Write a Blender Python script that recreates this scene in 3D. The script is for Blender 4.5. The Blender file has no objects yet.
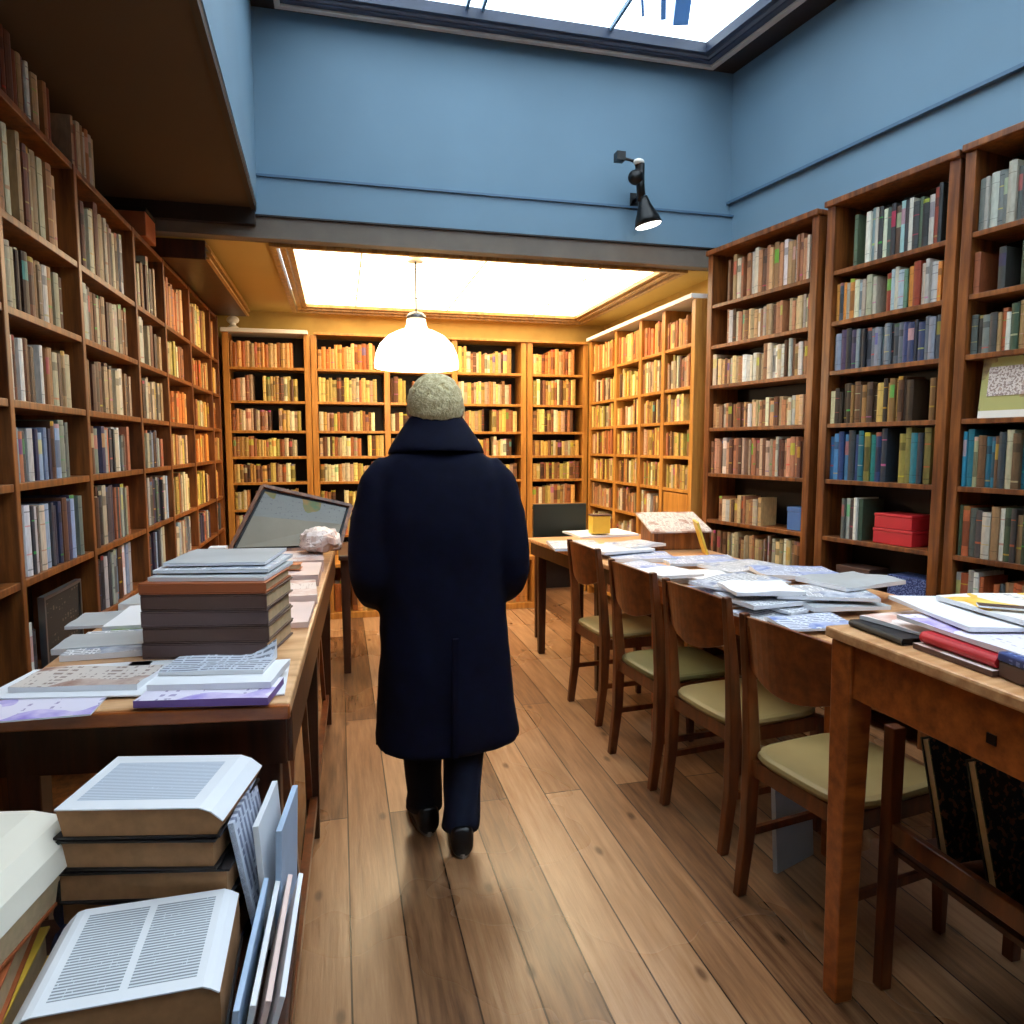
import bpy, bmesh, math, random
from mathutils import Vector, Matrix, noise as mnoise
R = math.radians
rnd = random.Random(11)
C = bpy.context.scene.collection
sc = bpy.context.scene

# ------------------------------------------------------------------ camera maths
F = 700.0; H = 1.40; YAW = math.atan(172/700); PITCH = R(5.4)
def _ray(px, py):
    x = (px-512)/F; y = (512-py)/F
    f = math.cos(PITCH)+y*math.sin(PITCH); u = -math.sin(PITCH)+y*math.cos(PITCH)
    return x*math.cos(YAW)+f*math.sin(YAW), -x*math.sin(YAW)+f*math.cos(YAW), u
def at(px, py, z):
    X, Y, u = _ray(px, py); t = (z-H)/u
    return (X*t, Y*t)
def proj(X, Y, Z):
    Z -= H
    r = X*math.cos(YAW)-Y*math.sin(YAW); f = X*math.sin(YAW)+Y*math.cos(YAW)
    z = max(f*math.cos(PITCH)-Z*math.sin(PITCH), 1e-3); y = f*math.sin(PITCH)+Z*math.cos(PITCH)
    return 512+F*r/z, 512-F*y/z

# ------------------------------------------------------------------ materials
def nt(name):
    m = bpy.data.materials.new(name); m.use_nodes = True
    n = m.node_tree; n.nodes.clear()
    o = n.nodes.new('ShaderNodeOutputMaterial'); b = n.nodes.new('ShaderNodeBsdfPrincipled')
    n.links.new(b.outputs[0], o.inputs[0])
    return m, n, b
def s2l(c):
    return tuple(((v/255)/12.92 if v/255 <= .04045 else ((v/255+.055)/1.055)**2.4) for v in c)+(1,)
def node(n, t, **k):
    x = n.nodes.new(t)
    for a, v in k.items(): setattr(x, a, v)
    return x
def ramp(n, fac, stops):
    r = node(n, 'ShaderNodeValToRGB'); e = r.color_ramp.elements
    e[0].position, e[0].color = stops[0]; e[1].position, e[1].color = stops[-1]
    for p, c in stops[1:-1]:
        q = e.new(p); q.color = c
    n.links.new(fac, r.inputs[0]); return r
def coords(n, scale=(1,1,1), kind='Object', rot=(0,0,0)):
    t = node(n, 'ShaderNodeTexCoord'); mp = node(n, 'ShaderNodeMapping')
    mp.inputs['Scale'].default_value = scale; mp.inputs['Rotation'].default_value = rot
    n.links.new(t.outputs[kind], mp.inputs[0]); return mp.outputs[0]
def noise(n, vec, s, d=4, r=.5):
    x = node(n, 'ShaderNodeTexNoise'); x.inputs['Scale'].default_value = s; x.inputs['Detail'].default_value = d
    x.inputs['Roughness'].default_value = r; n.links.new(vec, x.inputs['Vector']); return x
def bump(n, b, h, s=.2, d=.01):
    x = node(n, 'ShaderNodeBump'); x.inputs['Strength'].default_value = s; x.inputs['Distance'].default_value = d
    n.links.new(h, x.inputs['Height']); n.links.new(x.outputs[0], b.inputs['Normal'])
def plain(name, c, rough=.6, var=.12, sc_=6, metal=0, spec=.5, bmp=.05):
    m, n, b = nt(name); v = coords(n); x = noise(n, v, sc_)
    a = s2l(c); lo = tuple(q*(1-var) for q in a[:3])+(1,); hi = tuple(min(1, q*(1+var)) for q in a[:3])+(1,)
    r = ramp(n, x.outputs[0], [(.3, lo), (.7, hi)]); n.links.new(r.outputs[0], b.inputs['Base Color'])
    b.inputs['Roughness'].default_value = rough; b.inputs['Metallic'].default_value = metal
    b.inputs['Specular IOR Level'].default_value = spec
    if bmp:
        f = noise(n, v, sc_*18, 3); bump(n, b, f.outputs[0], bmp, .003)
    return m
def wood(name, c1, c2, scale=(14,14,1.2), rough=.38, spec=.5):
    m, n, b = nt(name); v = coords(n, scale)
    x = noise(n, v, 2.2, 6, .6); y = noise(n, coords(n, (1,1,1)), 1.3, 2)
    mx = node(n, 'ShaderNodeMath', operation='ADD'); mx.use_clamp = True
    ms = node(n, 'ShaderNodeMath', operation='MULTIPLY'); ms.inputs[1].default_value = .35
    n.links.new(y.outputs[0], ms.inputs[0]); n.links.new(x.outputs[0], mx.inputs[0]); n.links.new(ms.outputs[0], mx.inputs[1])
    r = ramp(n, mx.outputs[0], [(.42, s2l(c1)), (.62, s2l(tuple((p+q)/2 for p, q in zip(c1, c2)))), (.85, s2l(c2))])
    n.links.new(r.outputs[0], b.inputs['Base Color']); b.inputs['Roughness'].default_value = rough
    b.inputs['Specular IOR Level'].default_value = spec
    bump(n, b, x.outputs[0], .12, .004)
    return m
def emit(name, c, s):
    m, n, b = nt(name)
    b.inputs['Base Color'].default_value = s2l(c); b.inputs['Emission Color'].default_value = s2l(c)
    b.inputs['Emission Strength'].default_value = s; b.inputs['Roughness'].default_value = .35
    return m
def printed(name, paper, ink, sx=90, sy=26, dens=.5, blot=None, rough=.55):
    """printed page: broken text lines, optionally a picture patch of a second colour"""
    m, n, b = nt(name)
    v = coords(n)
    sep = node(n, 'ShaderNodeSeparateXYZ'); n.links.new(v, sep.inputs[0])
    def mt(op, a, c=None):
        q = node(n, 'ShaderNodeMath', operation=op)
        if hasattr(a, 'links'): n.links.new(a, q.inputs[0])
        else: q.inputs[0].default_value = a
        if c is not None:
            if hasattr(c, 'links'): n.links.new(c, q.inputs[1])
            else: q.inputs[1].default_value = c
        return q.outputs[0]
    ln = mt('GREATER_THAN', mt('FRACT', mt('MULTIPLY', sep.outputs[1], sx)), .5)
    w = noise(n, coords(n, (1, .12, 1)), sx*2.2, 2)
    wd = mt('GREATER_THAN', w.outputs[0], 1-dens-.08)
    fac = mt('MULTIPLY', mt('MULTIPLY', ln, wd), .75)
    mix = node(n, 'ShaderNodeMix', data_type='RGBA')
    n.links.new(fac, mix.inputs[0]); mix.inputs[6].default_value = s2l(paper); mix.inputs[7].default_value = s2l(ink)
    out = mix.outputs[2]
    if blot:
        bn = noise(n, v, 7, 2); bf = mt('GREATER_THAN', bn.outputs[0], .56)
        m2 = node(n, 'ShaderNodeMix', data_type='RGBA'); n.links.new(bf, m2.inputs[0]); n.links.new(out, m2.inputs[6])
        cn = noise(n, v, 22, 3); cr = ramp(n, cn.outputs[0], [(.35, s2l(blot[0])), (.65, s2l(blot[1]))])
        n.links.new(cr.outputs[0], m2.inputs[7]); out = m2.outputs[2]
    n.links.new(out, b.inputs['Base Color']); b.inputs['Roughness'].default_value = rough
    return m

M = {}
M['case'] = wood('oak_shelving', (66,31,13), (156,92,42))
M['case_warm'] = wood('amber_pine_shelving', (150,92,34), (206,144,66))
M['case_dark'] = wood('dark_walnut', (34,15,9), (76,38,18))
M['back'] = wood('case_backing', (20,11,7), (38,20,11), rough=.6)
M['desk'] = wood('reddish_desk_wood', (110,50,16), (176,94,38), (3,14,14), .3)
M['desk_edge'] = wood('worn_desk_edge', (176,118,72), (226,178,130), (3,14,14), .35)
M['chairwood'] = wood('chair_wood', (58,26,12), (124,64,28), (9,9,2), .3)
M['ply'] = wood('curved_plywood', (84,38,15), (140,74,32), (3,12,12), .28)
M['seat'] = plain('tan_seat_pad', (146,122,74), .5)
M['seat_green'] = plain('olive_seat_pad', (98,90,48), .5)
M['wall_blue'] = plain('blue_painted_plaster', (110,140,160), .62, .05, 1.5)
M['trim_blue'] = plain('blue_painted_moulding', (78,108,134), .5, .05, 2)
M['cream'] = plain('cream_ceiling_paint', (196,166,92), .7, .06, 1.5)
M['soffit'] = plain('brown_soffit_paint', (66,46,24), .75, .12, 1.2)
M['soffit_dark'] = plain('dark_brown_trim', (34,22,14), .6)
M['grey'] = plain('taupe_painted_beam', (112,100,88), .6)
M['wallback'] = plain('ochre_plaster', (190,156,84), .8)
M['black'] = plain('black_metal', (14,14,16), .35, .1, 8, .3)
M['matte_black'] = plain('matte_black', (16,16,20), .7)
M['steel'] = plain('grey_metal', (120,122,126), .35, .1, 8, .8)
M['white'] = plain('white_paint', (238,232,220), .5, .03)
M['gilt'] = plain('gilt_moulding', (190,150,84), .4, .2, 20, .3)
M['pages'] = plain('page_block', (206,176,136), .8, .1, 60)
M['pages_tan'] = plain('tan_page_block', (168,122,82), .8, .12, 60)
M['paper'] = plain('white_paper', (236,236,240), .6, .03)
M['paper_pink'] = plain('pinkish_paper', (236,206,196), .6, .06)
M['paper_grey'] = plain('grey_paper', (176,178,180), .6, .1)
M['navy_cloth'] = plain('navy_cover', (26,34,66), .5)
M['dark_cloth'] = plain('dark_cover', (24,20,22), .5)
M['brown_cloth'] = plain('brown_cover', (92,66,58), .5)
M['mauve_cloth'] = plain('mauve_brown_cover', (98,76,74), .5)
M['rust_cloth'] = plain('rust_cover', (164,86,46), .5)
M['red_cloth'] = plain('red_cover', (196,40,48), .45)
M['purple'] = plain('purple_cover', (112,78,148), .5)
M['yellow'] = plain('yellow_cover', (230,190,70), .5)
M['green'] = plain('green_cover', (120,150,50), .5)
M['orange'] = plain('orange_cover', (214,132,84), .5)
M['blue'] = plain('blue_cover', (70,110,170), .5); M['paleblue'] = plain('pale_blue_cover', (176,198,226), .5)
M['text'] = printed('text_page', (220,226,236), (132,140,156), 190, dens=.62)
M['text_fine'] = printed('fine_text_page', (220,224,230), (96,98,106), 170, dens=.6)
M['text_big'] = printed('large_text_page', (206,210,222), (70,74,90), 70, dens=.5)
M['news'] = printed('newsprint', (226,226,230), (70,74,90), 60, dens=.5, blot=((120,130,160), (200,204,214)))
M['news_blue'] = printed('bluish_newsprint', (216,222,238), (80,90,130), 50, dens=.5, blot=((110,130,190), (180,190,220)))
M['news_yellow'] = printed('colour_spread', (240,232,220), (150,130,140), 40, dens=.3, blot=((236,170,40), (246,210,110)))
M['news_purple'] = printed('lilac_spread', (232,224,240), (140,120,170), 40, dens=.3, blot=((150,130,210), (216,200,236)))
M['news_pink'] = printed('pink_spread', (242,222,214), (170,120,110), 50, dens=.3, blot=((214,160,140), (240,214,204)))
M['news_brown'] = printed('sepia_print', (216,204,196), (120,90,80), 50, dens=.4, blot=((150,110,96), (204,180,168)))
M['photo'] = printed('colour_photo_print', (126,124,118), (90,90,90), 60, dens=.3, blot=((150,110,40), (90,110,60)))
M['album'] = printed('dark_album_cover', (20,26,24), (140,92,60), 30, dens=.35)
M['picture'] = printed('picture_card', (178,174,108), (120,100,60), 20, dens=.2, blot=((110,84,60), (190,170,110)))
M['darkpic'] = printed('dark_framed_print', (34,38,40), (120,110,100), 40, dens=.3)
M['tinblue'] = printed('blue_lettered_tin', (46,62,120), (130,150,210), 60, dens=.4)
M['skin'] = plain('skin', (214,168,142), .5, .05)
M['coat'] = plain('navy_wool', (6,9,32), .85, .25, 30, spec=.2, bmp=.2)
M['denim'] = plain('dark_denim', (26,34,54), .8, .25, 20, spec=.2)
M['trouser'] = plain('dark_trouser', (16,18,28), .85, .2, 20, spec=.2)
M['shoe'] = plain('black_shoe', (12,12,14), .35)
M['sole'] = plain('pale_sole', (150,138,126), .6)
# hair
m, n, b = nt('white_hair'); x = noise(n, coords(n, (1,1,1)), 60, 4, .7)
r = ramp(n, x.outputs[0], [(.3, s2l((184,156,96))), (.7, s2l((250,236,190)))]); n.links.new(r.outputs[0], b.inputs['Base Color'])
b.inputs['Roughness'].default_value = .7; bump(n, b, x.outputs[0], .9, .02); M['hair'] = m
# books: colour stored per book
m, n, b = nt('book_cloth_and_paper'); a = node(n, 'ShaderNodeAttribute'); a.attribute_name = 'Col'
x = noise(n, coords(n, (1,1,.3), 'Object'), 90, 3)
mm = node(n, 'ShaderNodeMix', data_type='RGBA', blend_type='MULTIPLY'); mm.inputs[0].default_value = .55
r = ramp(n, x.outputs[0], [(.3, (.55,.55,.55,1)), (.65, (1,1,1,1))])
n.links.new(a.outputs[0], mm.inputs[6]); n.links.new(r.outputs[0], mm.inputs[7])
n.links.new(mm.outputs[2], b.inputs['Base Color']); b.inputs['Roughness'].default_value = .5; M['book'] = m
# floor planks
m, n, b = nt('floor_boards')
v = coords(n, (1,1,1), 'Object', (0,0,R(90)))
bk = node(n, 'ShaderNodeTexBrick'); bk.offset = .37; bk.inputs['Scale'].default_value = 1
bk.inputs['Brick Width'].default_value = 2.6; bk.inputs['Row Height'].default_value = .155; bk.inputs['Mortar Size'].default_value = .003
bk.inputs['Mortar Smooth'].default_value = .3; bk.inputs['Bias'].default_value = 0
bk.inputs['Color1'].default_value = (0,0,0,1); bk.inputs['Color2'].default_value = (1,1,1,1); bk.inputs['Mortar'].default_value = (.5,.5,.5,1)
n.links.new(v, bk.inputs['Vector'])
g = noise(n, coords(n, (16,1.1,1)), 2.5, 7, .62); g2 = noise(n, coords(n, (1,1,1)), 1.1, 3)
ad = node(n, 'ShaderNodeMix', data_type='FLOAT'); ad.inputs[0].default_value = .38
n.links.new(g.outputs[0], ad.inputs[2]); n.links.new(bk.outputs['Color'], ad.inputs[3])
r = ramp(n, ad.outputs[0], [(.25, s2l((84,54,34))), (.5, s2l((146,104,70))), (.75, s2l((184,142,104)))])
vo = node(n, 'ShaderNodeTexVoronoi'); vo.voronoi_dimensions = '2D'; vo.inputs['Scale'].default_value = 1.5; n.links.new(coords(n, (2.2,1,1)), vo.inputs['Vector'])
kr = ramp(n, vo.outputs['Distance'], [(.02, (.25,.2,.16,1)), (.055, (1,1,1,1))])
k2 = node(n, 'ShaderNodeMix', data_type='RGBA', blend_type='MULTIPLY'); k2.inputs[0].default_value = .8
n.links.new(r.outputs[0], k2.inputs[6]); n.links.new(kr.outputs[0], k2.inputs[7])
k3 = node(n, 'ShaderNodeMix', data_type='RGBA'); n.links.new(bk.outputs['Fac'], k3.inputs[0])
n.links.new(k2.outputs[2], k3.inputs[6]); k3.inputs[7].default_value = s2l((58,36,22))
n.links.new(k3.outputs[2], b.inputs['Base Color'])
rr = ramp(n, g2.outputs[0], [(.3, (.22,.22,.22,1)), (.7, (.36,.36,.36,1))]); n.links.new(rr.outputs[0], b.inputs['Roughness'])
bp = node(n, 'ShaderNodeMath', operation='SUBTRACT'); n.links.new(g.outputs[0], bp.inputs[0]); n.links.new(bk.outputs['Fac'], bp.inputs[1])
bump(n, b, bp.outputs[0], .25, .004); M['floor'] = m
# glass, light panels, lamp
m, n, b = nt('skylight_glass'); b.inputs['Transmission Weight'].default_value = 1; b.inputs['Roughness'].default_value = 0
b.inputs['IOR'].default_value = 1.02; b.inputs['Base Color'].default_value = (.9,.96,1,1); M['glass'] = m
M['laylight'] = emit('lit_opal_panel', (255,236,196), 8)
M['lamp'] = emit('lit_opal_glass', (255,236,200), 3.0)
M['bulb'] = emit('lit_lamp_disc', (255,250,240), 3)

# ------------------------------------------------------------------ mesh helpers
class MB:
    def __init__(s): s.v = []; s.f = []; s.mi = []; s.cl = []
    def add(s, vs, fs, mi=0, M_=None, col=None):
        o = len(s.v)
        s.v += [tuple(M_ @ Vector(p)) if M_ else tuple(p) for p in vs]
        for f in fs: s.f.append(tuple(i+o for i in f)); s.mi.append(mi); s.cl.append(col)
        return s
    def box(s, x0, x1, y0, y1, z0, z1, mi=0, M_=None, col=None):
        v = [(x0,y0,z0),(x1,y0,z0),(x1,y1,z0),(x0,y1,z0),(x0,y0,z1),(x1,y0,z1),(x1,y1,z1),(x0,y1,z1)]
        return s.add(v, [(0,3,2,1),(4,5,6,7),(0,1,5,4),(1,2,6,5),(2,3,7,6),(3,0,4,7)], mi, M_, col)
    def prism(s, poly, z0, z1, mi=0, M_=None):
        k = len(poly); v = [(x,y,z0) for x, y in poly]+[(x,y,z1) for x, y in poly]
        f = [tuple(range(k-1,-1,-1)), tuple(range(k,2*k))]+[(i,(i+1)%k,k+(i+1)%k,k+i) for i in range(k)]
        return s.add(v, f, mi, M_)
    def hexa(s, b4, t4, mi=0, M_=None):
        return s.add(list(b4)+list(t4), [(0,3,2,1),(4,5,6,7),(0,1,5,4),(1,2,6,5),(2,3,7,6),(3,0,4,7)], mi, M_)
    def bar(s, a, b, w, d=None, mi=0, up=(0,0,1), w2=None, M_=None):
        a, b = Vector(a), Vector(b); d = d or w; ax = (b-a).normalized(); u = Vector(up)
        if abs(ax.dot(u)) > .98: u = Vector((0,1,0))
        s1 = ax.cross(u).normalized(); s2 = s1.cross(ax).normalized(); k = (w2 or w)/w
        def q(p, m_): return [p-s1*w/2*m_-s2*d/2*m_, p+s1*w/2*m_-s2*d/2*m_, p+s1*w/2*m_+s2*d/2*m_, p-s1*w/2*m_+s2*d/2*m_]
        return s.hexa(q(a,1), q(b,k), mi, M_)
    def rings(s, rs, mi=0, caps=True, M_=None, closed=True):
        k = len(rs[0]); v = [p for r_ in rs for p in r_]; f = []
        for i in range(len(rs)-1):
            for j in range(k if closed else k-1):
                f.append((i*k+j, i*k+(j+1)%k, (i+1)*k+(j+1)%k, (i+1)*k+j))
        if caps: f.append(tuple(range(k-1,-1,-1))); f.append(tuple(range((len(rs)-1)*k, len(rs)*k)))
        return s.add(v, f, mi, M_)
    def tube(s, pts, rad, k=12, mi=0, M_=None):
        pts = [Vector(p) for p in pts]; rad = rad if isinstance(rad, (list, tuple)) else [rad]*len(pts); rs = []
        ref = None
        for i, p in enumerate(pts):
            d = (pts[min(i+1,len(pts)-1)]-pts[max(i-1,0)]).normalized()
            if ref is None: ref = Vector((1,0,0)) if abs(d.x) < .9 else Vector((0,1,0))
            a = (ref-d*ref.dot(d)).normalized(); bb = d.cross(a); ref = a
            rs.append([p+(a*math.cos(t)+bb*math.sin(t))*rad[i] for t in [2*math.pi*j/k for j in range(k)]])
        return s.rings(rs, mi, True, M_)
    def lathe(s, prof, k=32, mi=0, M_=None, caps=True):
        rs = [[(r_*math.cos(2*math.pi*j/k), r_*math.sin(2*math.pi*j/k), z) for j in range(k)] for r_, z in prof]
        return s.rings(rs, mi, caps, M_)
    def ell(s, c, r_, k=20, l=12, mi=0, M_=None):
        rs = []
        for i in range(l+1):
            t = math.pi*(i/l*.98+.01)
            rs.append([(c[0]+r_[0]*math.sin(t)*math.cos(2*math.pi*j/k), c[1]+r_[1]*math.sin(t)*math.sin(2*math.pi*j/k), c[2]-r_[2]*math.cos(t)) for j in range(k)])
        return s.rings(rs, mi, True, M_)
    def build(s, name, mats, parent=None, loc=None, rz=0, smooth=False, bevel=0, auto=False):
        me = bpy.data.meshes.new(name); me.from_pydata(s.v, [], s.f)
        for q in (mats if isinstance(mats, (list, tuple)) else [mats]): me.materials.append(q)
        me.polygons.foreach_set('material_index', s.mi)
        if any(c is not None for c in s.cl):
            at_ = me.color_attributes.new('Col', 'FLOAT_COLOR', 'CORNER'); arr = []
            for p, c in zip(s.f, s.cl): arr += list(c or (1,1,1,1))*len(p)
            at_.data.foreach_set('color', arr)
        bm = bmesh.new(); bm.from_mesh(me); bmesh.ops.recalc_face_normals(bm, faces=bm.faces); bm.to_mesh(me); bm.free()
        if smooth: me.polygons.foreach_set('use_smooth', [True]*len(me.polygons))
        o = bpy.data.objects.new(name, me); C.objects.link(o)
        if parent: o.parent = parent
        if loc: o.location = loc
        o.rotation_euler.z = rz
        if bevel:
            b_ = o.modifiers.new('bevel', 'BEVEL'); b_.width = bevel; b_.segments = 2; b_.limit_method = 'ANGLE'
        return o
def tag(o, label, cat, group=None, kind=None):
    o['label'] = label; o['category'] = cat
    if group: o['group'] = group
    if kind: o['kind'] = kind
    return o
def thing(name, label, cat, loc=(0,0,0), rz=0, group=None):
    o = bpy.data.objects.new(name, None); C.objects.link(o); o.location = loc; o.rotation_euler.z = rz
    o.empty_display_size = .1
    return tag(o, label, cat, group)
def struct(name, mb, mat, label=None, cat=None, **k):
    o = mb.build(name, mat, **k); o['kind'] = 'structure'
    if label: o['label'] = label; o['category'] = cat or name.split('_')[0]
    return o
def copy_tree(o, parent=None):
    c = o.copy(); C.objects.link(c)
    if parent: c.parent = parent
    for ch in list(o.children): copy_tree(ch, c)
    return c

# ------------------------------------------------------------------ key planes
LX = -0.95                       # front plane of the wall of shelves on the left
DEP = .24
A1 = Vector((2.306,4.196)); A2 = Vector((2.622,2.298)); AD = (A2-A1).normalized()   # fronts of the bookcases at the right
AN = Vector((-AD.y, AD.x))                     # towards the wall
if AN.x < 0: AN = -AN
WB = 4.34                        # face of the blue wall above the opening
ZC = 2.575; ZS = 2.725; ZT = 3.86
def rp(s_, d=0): p = A1+AD*s_+AN*d; return (p.x, p.y)

# ------------------------------------------------------------------ room shell
struct('floor', MB().box(-1.4,4.2,-2.2,6.9,-.1,0), M['floor'], 'warm brown wooden board floor with knots and worn gloss', 'floor')
struct('wall_left', MB().box(-1.4,LX-DEP-.02,-2.2,6.9,0,ZS+.1), M['wallback'], 'plain wall hidden behind the long left shelving', 'wall')
struct('wall_back', MB().box(-1.4,4.2,6.62,6.8,0,ZC+.2), M['wallback'], 'ochre back wall above the far bookcases', 'wall')
e0 = Vector(rp(-.1,DEP+.03)); e1 = Vector(rp(6.6,DEP+.03))
struct('wall_right', MB().prism([tuple(e0),tuple(e1),(e1.x+.2,e1.y),(e0.x+.2,e0.y)],0,ZT+.1), M['wall_blue'], 'tall grey-blue wall rising above the nearer bookcases', 'wall')
struct('wall_right_rear', MB().box(2.56,2.76,WB,6.62,0,ZC+.2), M['wallback'], 'ochre wall behind the far shelves on the right', 'wall')
struct('wall_front', MB().box(-1.4,4.2,-2.3,-2.1,0,ZT+.1), M['wall_blue'], 'blue wall behind the viewpoint', 'wall')
struct('wall_well_back', MB().box(-.5,2.75,WB,WB+.12,ZS-.02,ZT+.1), M['wall_blue'], 'blue painted wall above the opening below the skylight', 'wall')
struct('wall_well_left', MB().prism([(-.42,WB),(-.375,2.4),(-.26,-2.1),(-.5,-2.1),(-.6,2.4),(-.6,WB)],ZS+.03,ZT+.1), M['wall_blue'], 'pale blue side wall of the skylight well', 'wall')
# lower band under the moulding stands slightly proud
struct('trim_band_back', MB().box(-.44,2.6,WB-.03,WB+.0,ZS-.025,2.905), M['wall_blue'], 'plain blue band along the foot of the well wall', 'trim')
mb = MB()
for z0, z1, d in ((2.905,2.917,.045),(2.917,2.927,.02)): mb.box(-.44,2.6,WB-d,WB,z0,z1)
struct('trim_moulding_back', mb, M['trim_blue'], 'thin dark blue moulding across the well wall', 'trim')
mb = MB()
for z0, z1, d in ((2.99,3.005,.03),(3.005,3.017,.012)):
    p = [rp(-.1,DEP+.03-d), rp(6.5,DEP+.03-d), rp(6.5,DEP+.05), rp(-.1,DEP+.05)]; mb.prism(p, z0, z1)
struct('trim_moulding_right', mb, M['trim_blue'], 'thin dark moulding running along the blue right wall', 'trim')
struct('beam', MB().box(-1.2,2.7,WB-.02,WB+.08,ZC,ZS-.02), M['grey'], 'taupe beam over the opening to the back room', 'beam')
struct('trim_beam', MB().box(-.47,2.7,WB-.035,WB-.0,ZS-.035,ZS-.025), M['soffit_dark'], 'dark strip between blue wall and taupe beam', 'trim')
# soffit over the left aisle
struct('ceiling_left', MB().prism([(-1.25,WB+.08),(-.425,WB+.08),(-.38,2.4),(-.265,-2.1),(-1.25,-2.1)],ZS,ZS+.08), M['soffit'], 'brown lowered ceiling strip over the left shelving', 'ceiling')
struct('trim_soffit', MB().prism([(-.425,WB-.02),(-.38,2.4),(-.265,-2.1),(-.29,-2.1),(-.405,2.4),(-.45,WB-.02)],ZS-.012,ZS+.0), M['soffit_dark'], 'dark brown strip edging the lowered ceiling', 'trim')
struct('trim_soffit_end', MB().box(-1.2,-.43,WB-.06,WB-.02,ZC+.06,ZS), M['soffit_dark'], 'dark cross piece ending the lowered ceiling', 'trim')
# well top and skylight
SX0, SY1 = -.26, 4.24
def sxr(y): return 2.335+(4.15-y)*.166+.02
mb = MB()
mb.box(-.6,3.0,SY1,WB+.1,3.82,3.92)
mb.prism([(-.6,SY1),(SX0,SY1),(SX0,-1.4),(-.6,-1.4)],3.82,3.92)
mb.prism([(sxr(SY1),SY1),(3.6,SY1),(4.0,-1.4),(sxr(-1.4),-1.4)],3.82,3.92)
mb.box(-.6,4.0,-2.2,-1.4,3.82,3.92)
struct('ceiling_well', mb, M['soffit_dark'], 'dark margin of ceiling around the skylight opening', 'ceiling')
mb = MB()
def frame_ring(mb, off, z0, z1, w, mi):
    o = [(SX0+off,SY1-off),(sxr(SY1)-off,SY1-off),(sxr(-1.4)-off,-1.4+off),(SX0+off,-1.4+off)]
    i = [(SX0+off+w,SY1-off-w),(sxr(SY1)-off-w,SY1-off-w),(sxr(-1.4)-off-w,-1.4+off+w),(SX0+off+w,-1.4+off+w)]
    for k in range(4):
        j = (k+1)%4; mb.prism([o[k],o[j],i[j],i[k]],z0,z1,mi)
frame_ring(mb, -.03, 3.785, 3.83, .03, 1); frame_ring(mb, 0, 3.80, 3.845, .035, 0); frame_ring(mb, .035, 3.81, 3.855, .02, 2); frame_ring(mb, .055, 3.82, 3.88, .03, 0)
sk = struct('window_1', mb, [plain('dark_blue_frame',(52,62,84),.4), plain('pale_bead',(190,178,166),.4), plain('grey_frame_step',(110,116,130),.4)], 'large framed skylight with dark blue bars', 'skylight')
g = MB().prism([(SX0+.07,SY1-.07),(sxr(SY1)-.07,SY1-.07),(sxr(-1.4)-.07,-1.33),(SX0+.07,-1.33)],3.872,3.878).build('glass', M['glass'], sk)
mb = MB()
for x in (.75,.84,1.62): mb.box(x,x+.016,-1.3,SY1-.09,3.86,3.885)
for y in (3.0,1.6,.2): mb.box(SX0+.09,sxr(y)-.09,y,y+.03,3.86,3.885)
mb.build('glazing_bar', plain('blue_bar',(90,140,176),.4), sk)
# opening arm of the skylight, seen through the glass near the corner
mb = MB(); mb.bar((2.05,4.1,3.93),(1.70,3.0,4.9),.09,.05); mb.bar((1.93,4.08,3.93),(1.4,3.0,4.9),.03,.03); mb.bar((1.80,4.08,3.93),(1.2,3.0,4.9),.015,.03)
tag(mb.build('roof_strut', plain('blue_painted_steel',(90,140,200),.4)), 'blue steel strut above the skylight glass near its corner', 'strut')

# ------------------------------------------------------------------ back room ceiling
mb = MB(); TX0, TX1, TY0, TY1 = -.34, 2.27, 4.44, 6.48
mb.box(-1.25,TX0,WB+.07,6.65,ZC,ZC+.05); mb.box(TX1,2.6,WB+.07,6.65,ZC,ZC+.05); mb.box(TX0,TX1,TY1,6.65,ZC,ZC+.05); mb.box(TX0,TX1,WB+.07,TY0,ZC,ZC+.05)
struct('ceiling_back', mb, M['cream'], 'cream ceiling border of the back room', 'ceiling')
la = thing('ceiling_light', 'big glowing opal ceiling light filling the back room ceiling', 'ceiling light', ((TX0+TX1)/2,(TY0+TY1)/2,ZC))
lw, ll = (TX1-TX0)/2, (TY1-TY0)/2
MB().box(-lw+.1,lw-.1,-ll+.1,ll-.1,.037,.05).build('diffuser', M['laylight'], la)
mb = MB()
for d, z in ((0,-.02),(.05,-.005),(.09,.012)):
    w_ = .035
    mb.box(-lw-.03+d,-lw-.03+d+w_,-ll-.03+d,ll+.03-d,z,.045); mb.box(lw+.03-d-w_,lw+.03-d,-ll-.03+d,ll+.03-d,z,.045)
    mb.box(-lw-.03+d+w_,lw+.03-d-w_,ll+.03-d-w_,ll+.03-d,z,.045); mb.box(-lw-.03+d+w_,lw+.03-d-w_,-ll-.03+d,-ll-.03+d+w_,z,.045)
mb.build('frame', wood('brown_gold_moulding',(120,84,40),(190,146,80)), la)
mb = MB()
for x in (-.8,.0,.8): mb.box(x-.005,x+.005,-ll+.1,ll-.1,.028,.036)
for y in (-.5,.45): mb.box(-lw+.1,lw-.1,y-.005,y+.005,.028,.036)
mb.build('glazing_bar', M['white'], la)

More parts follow.
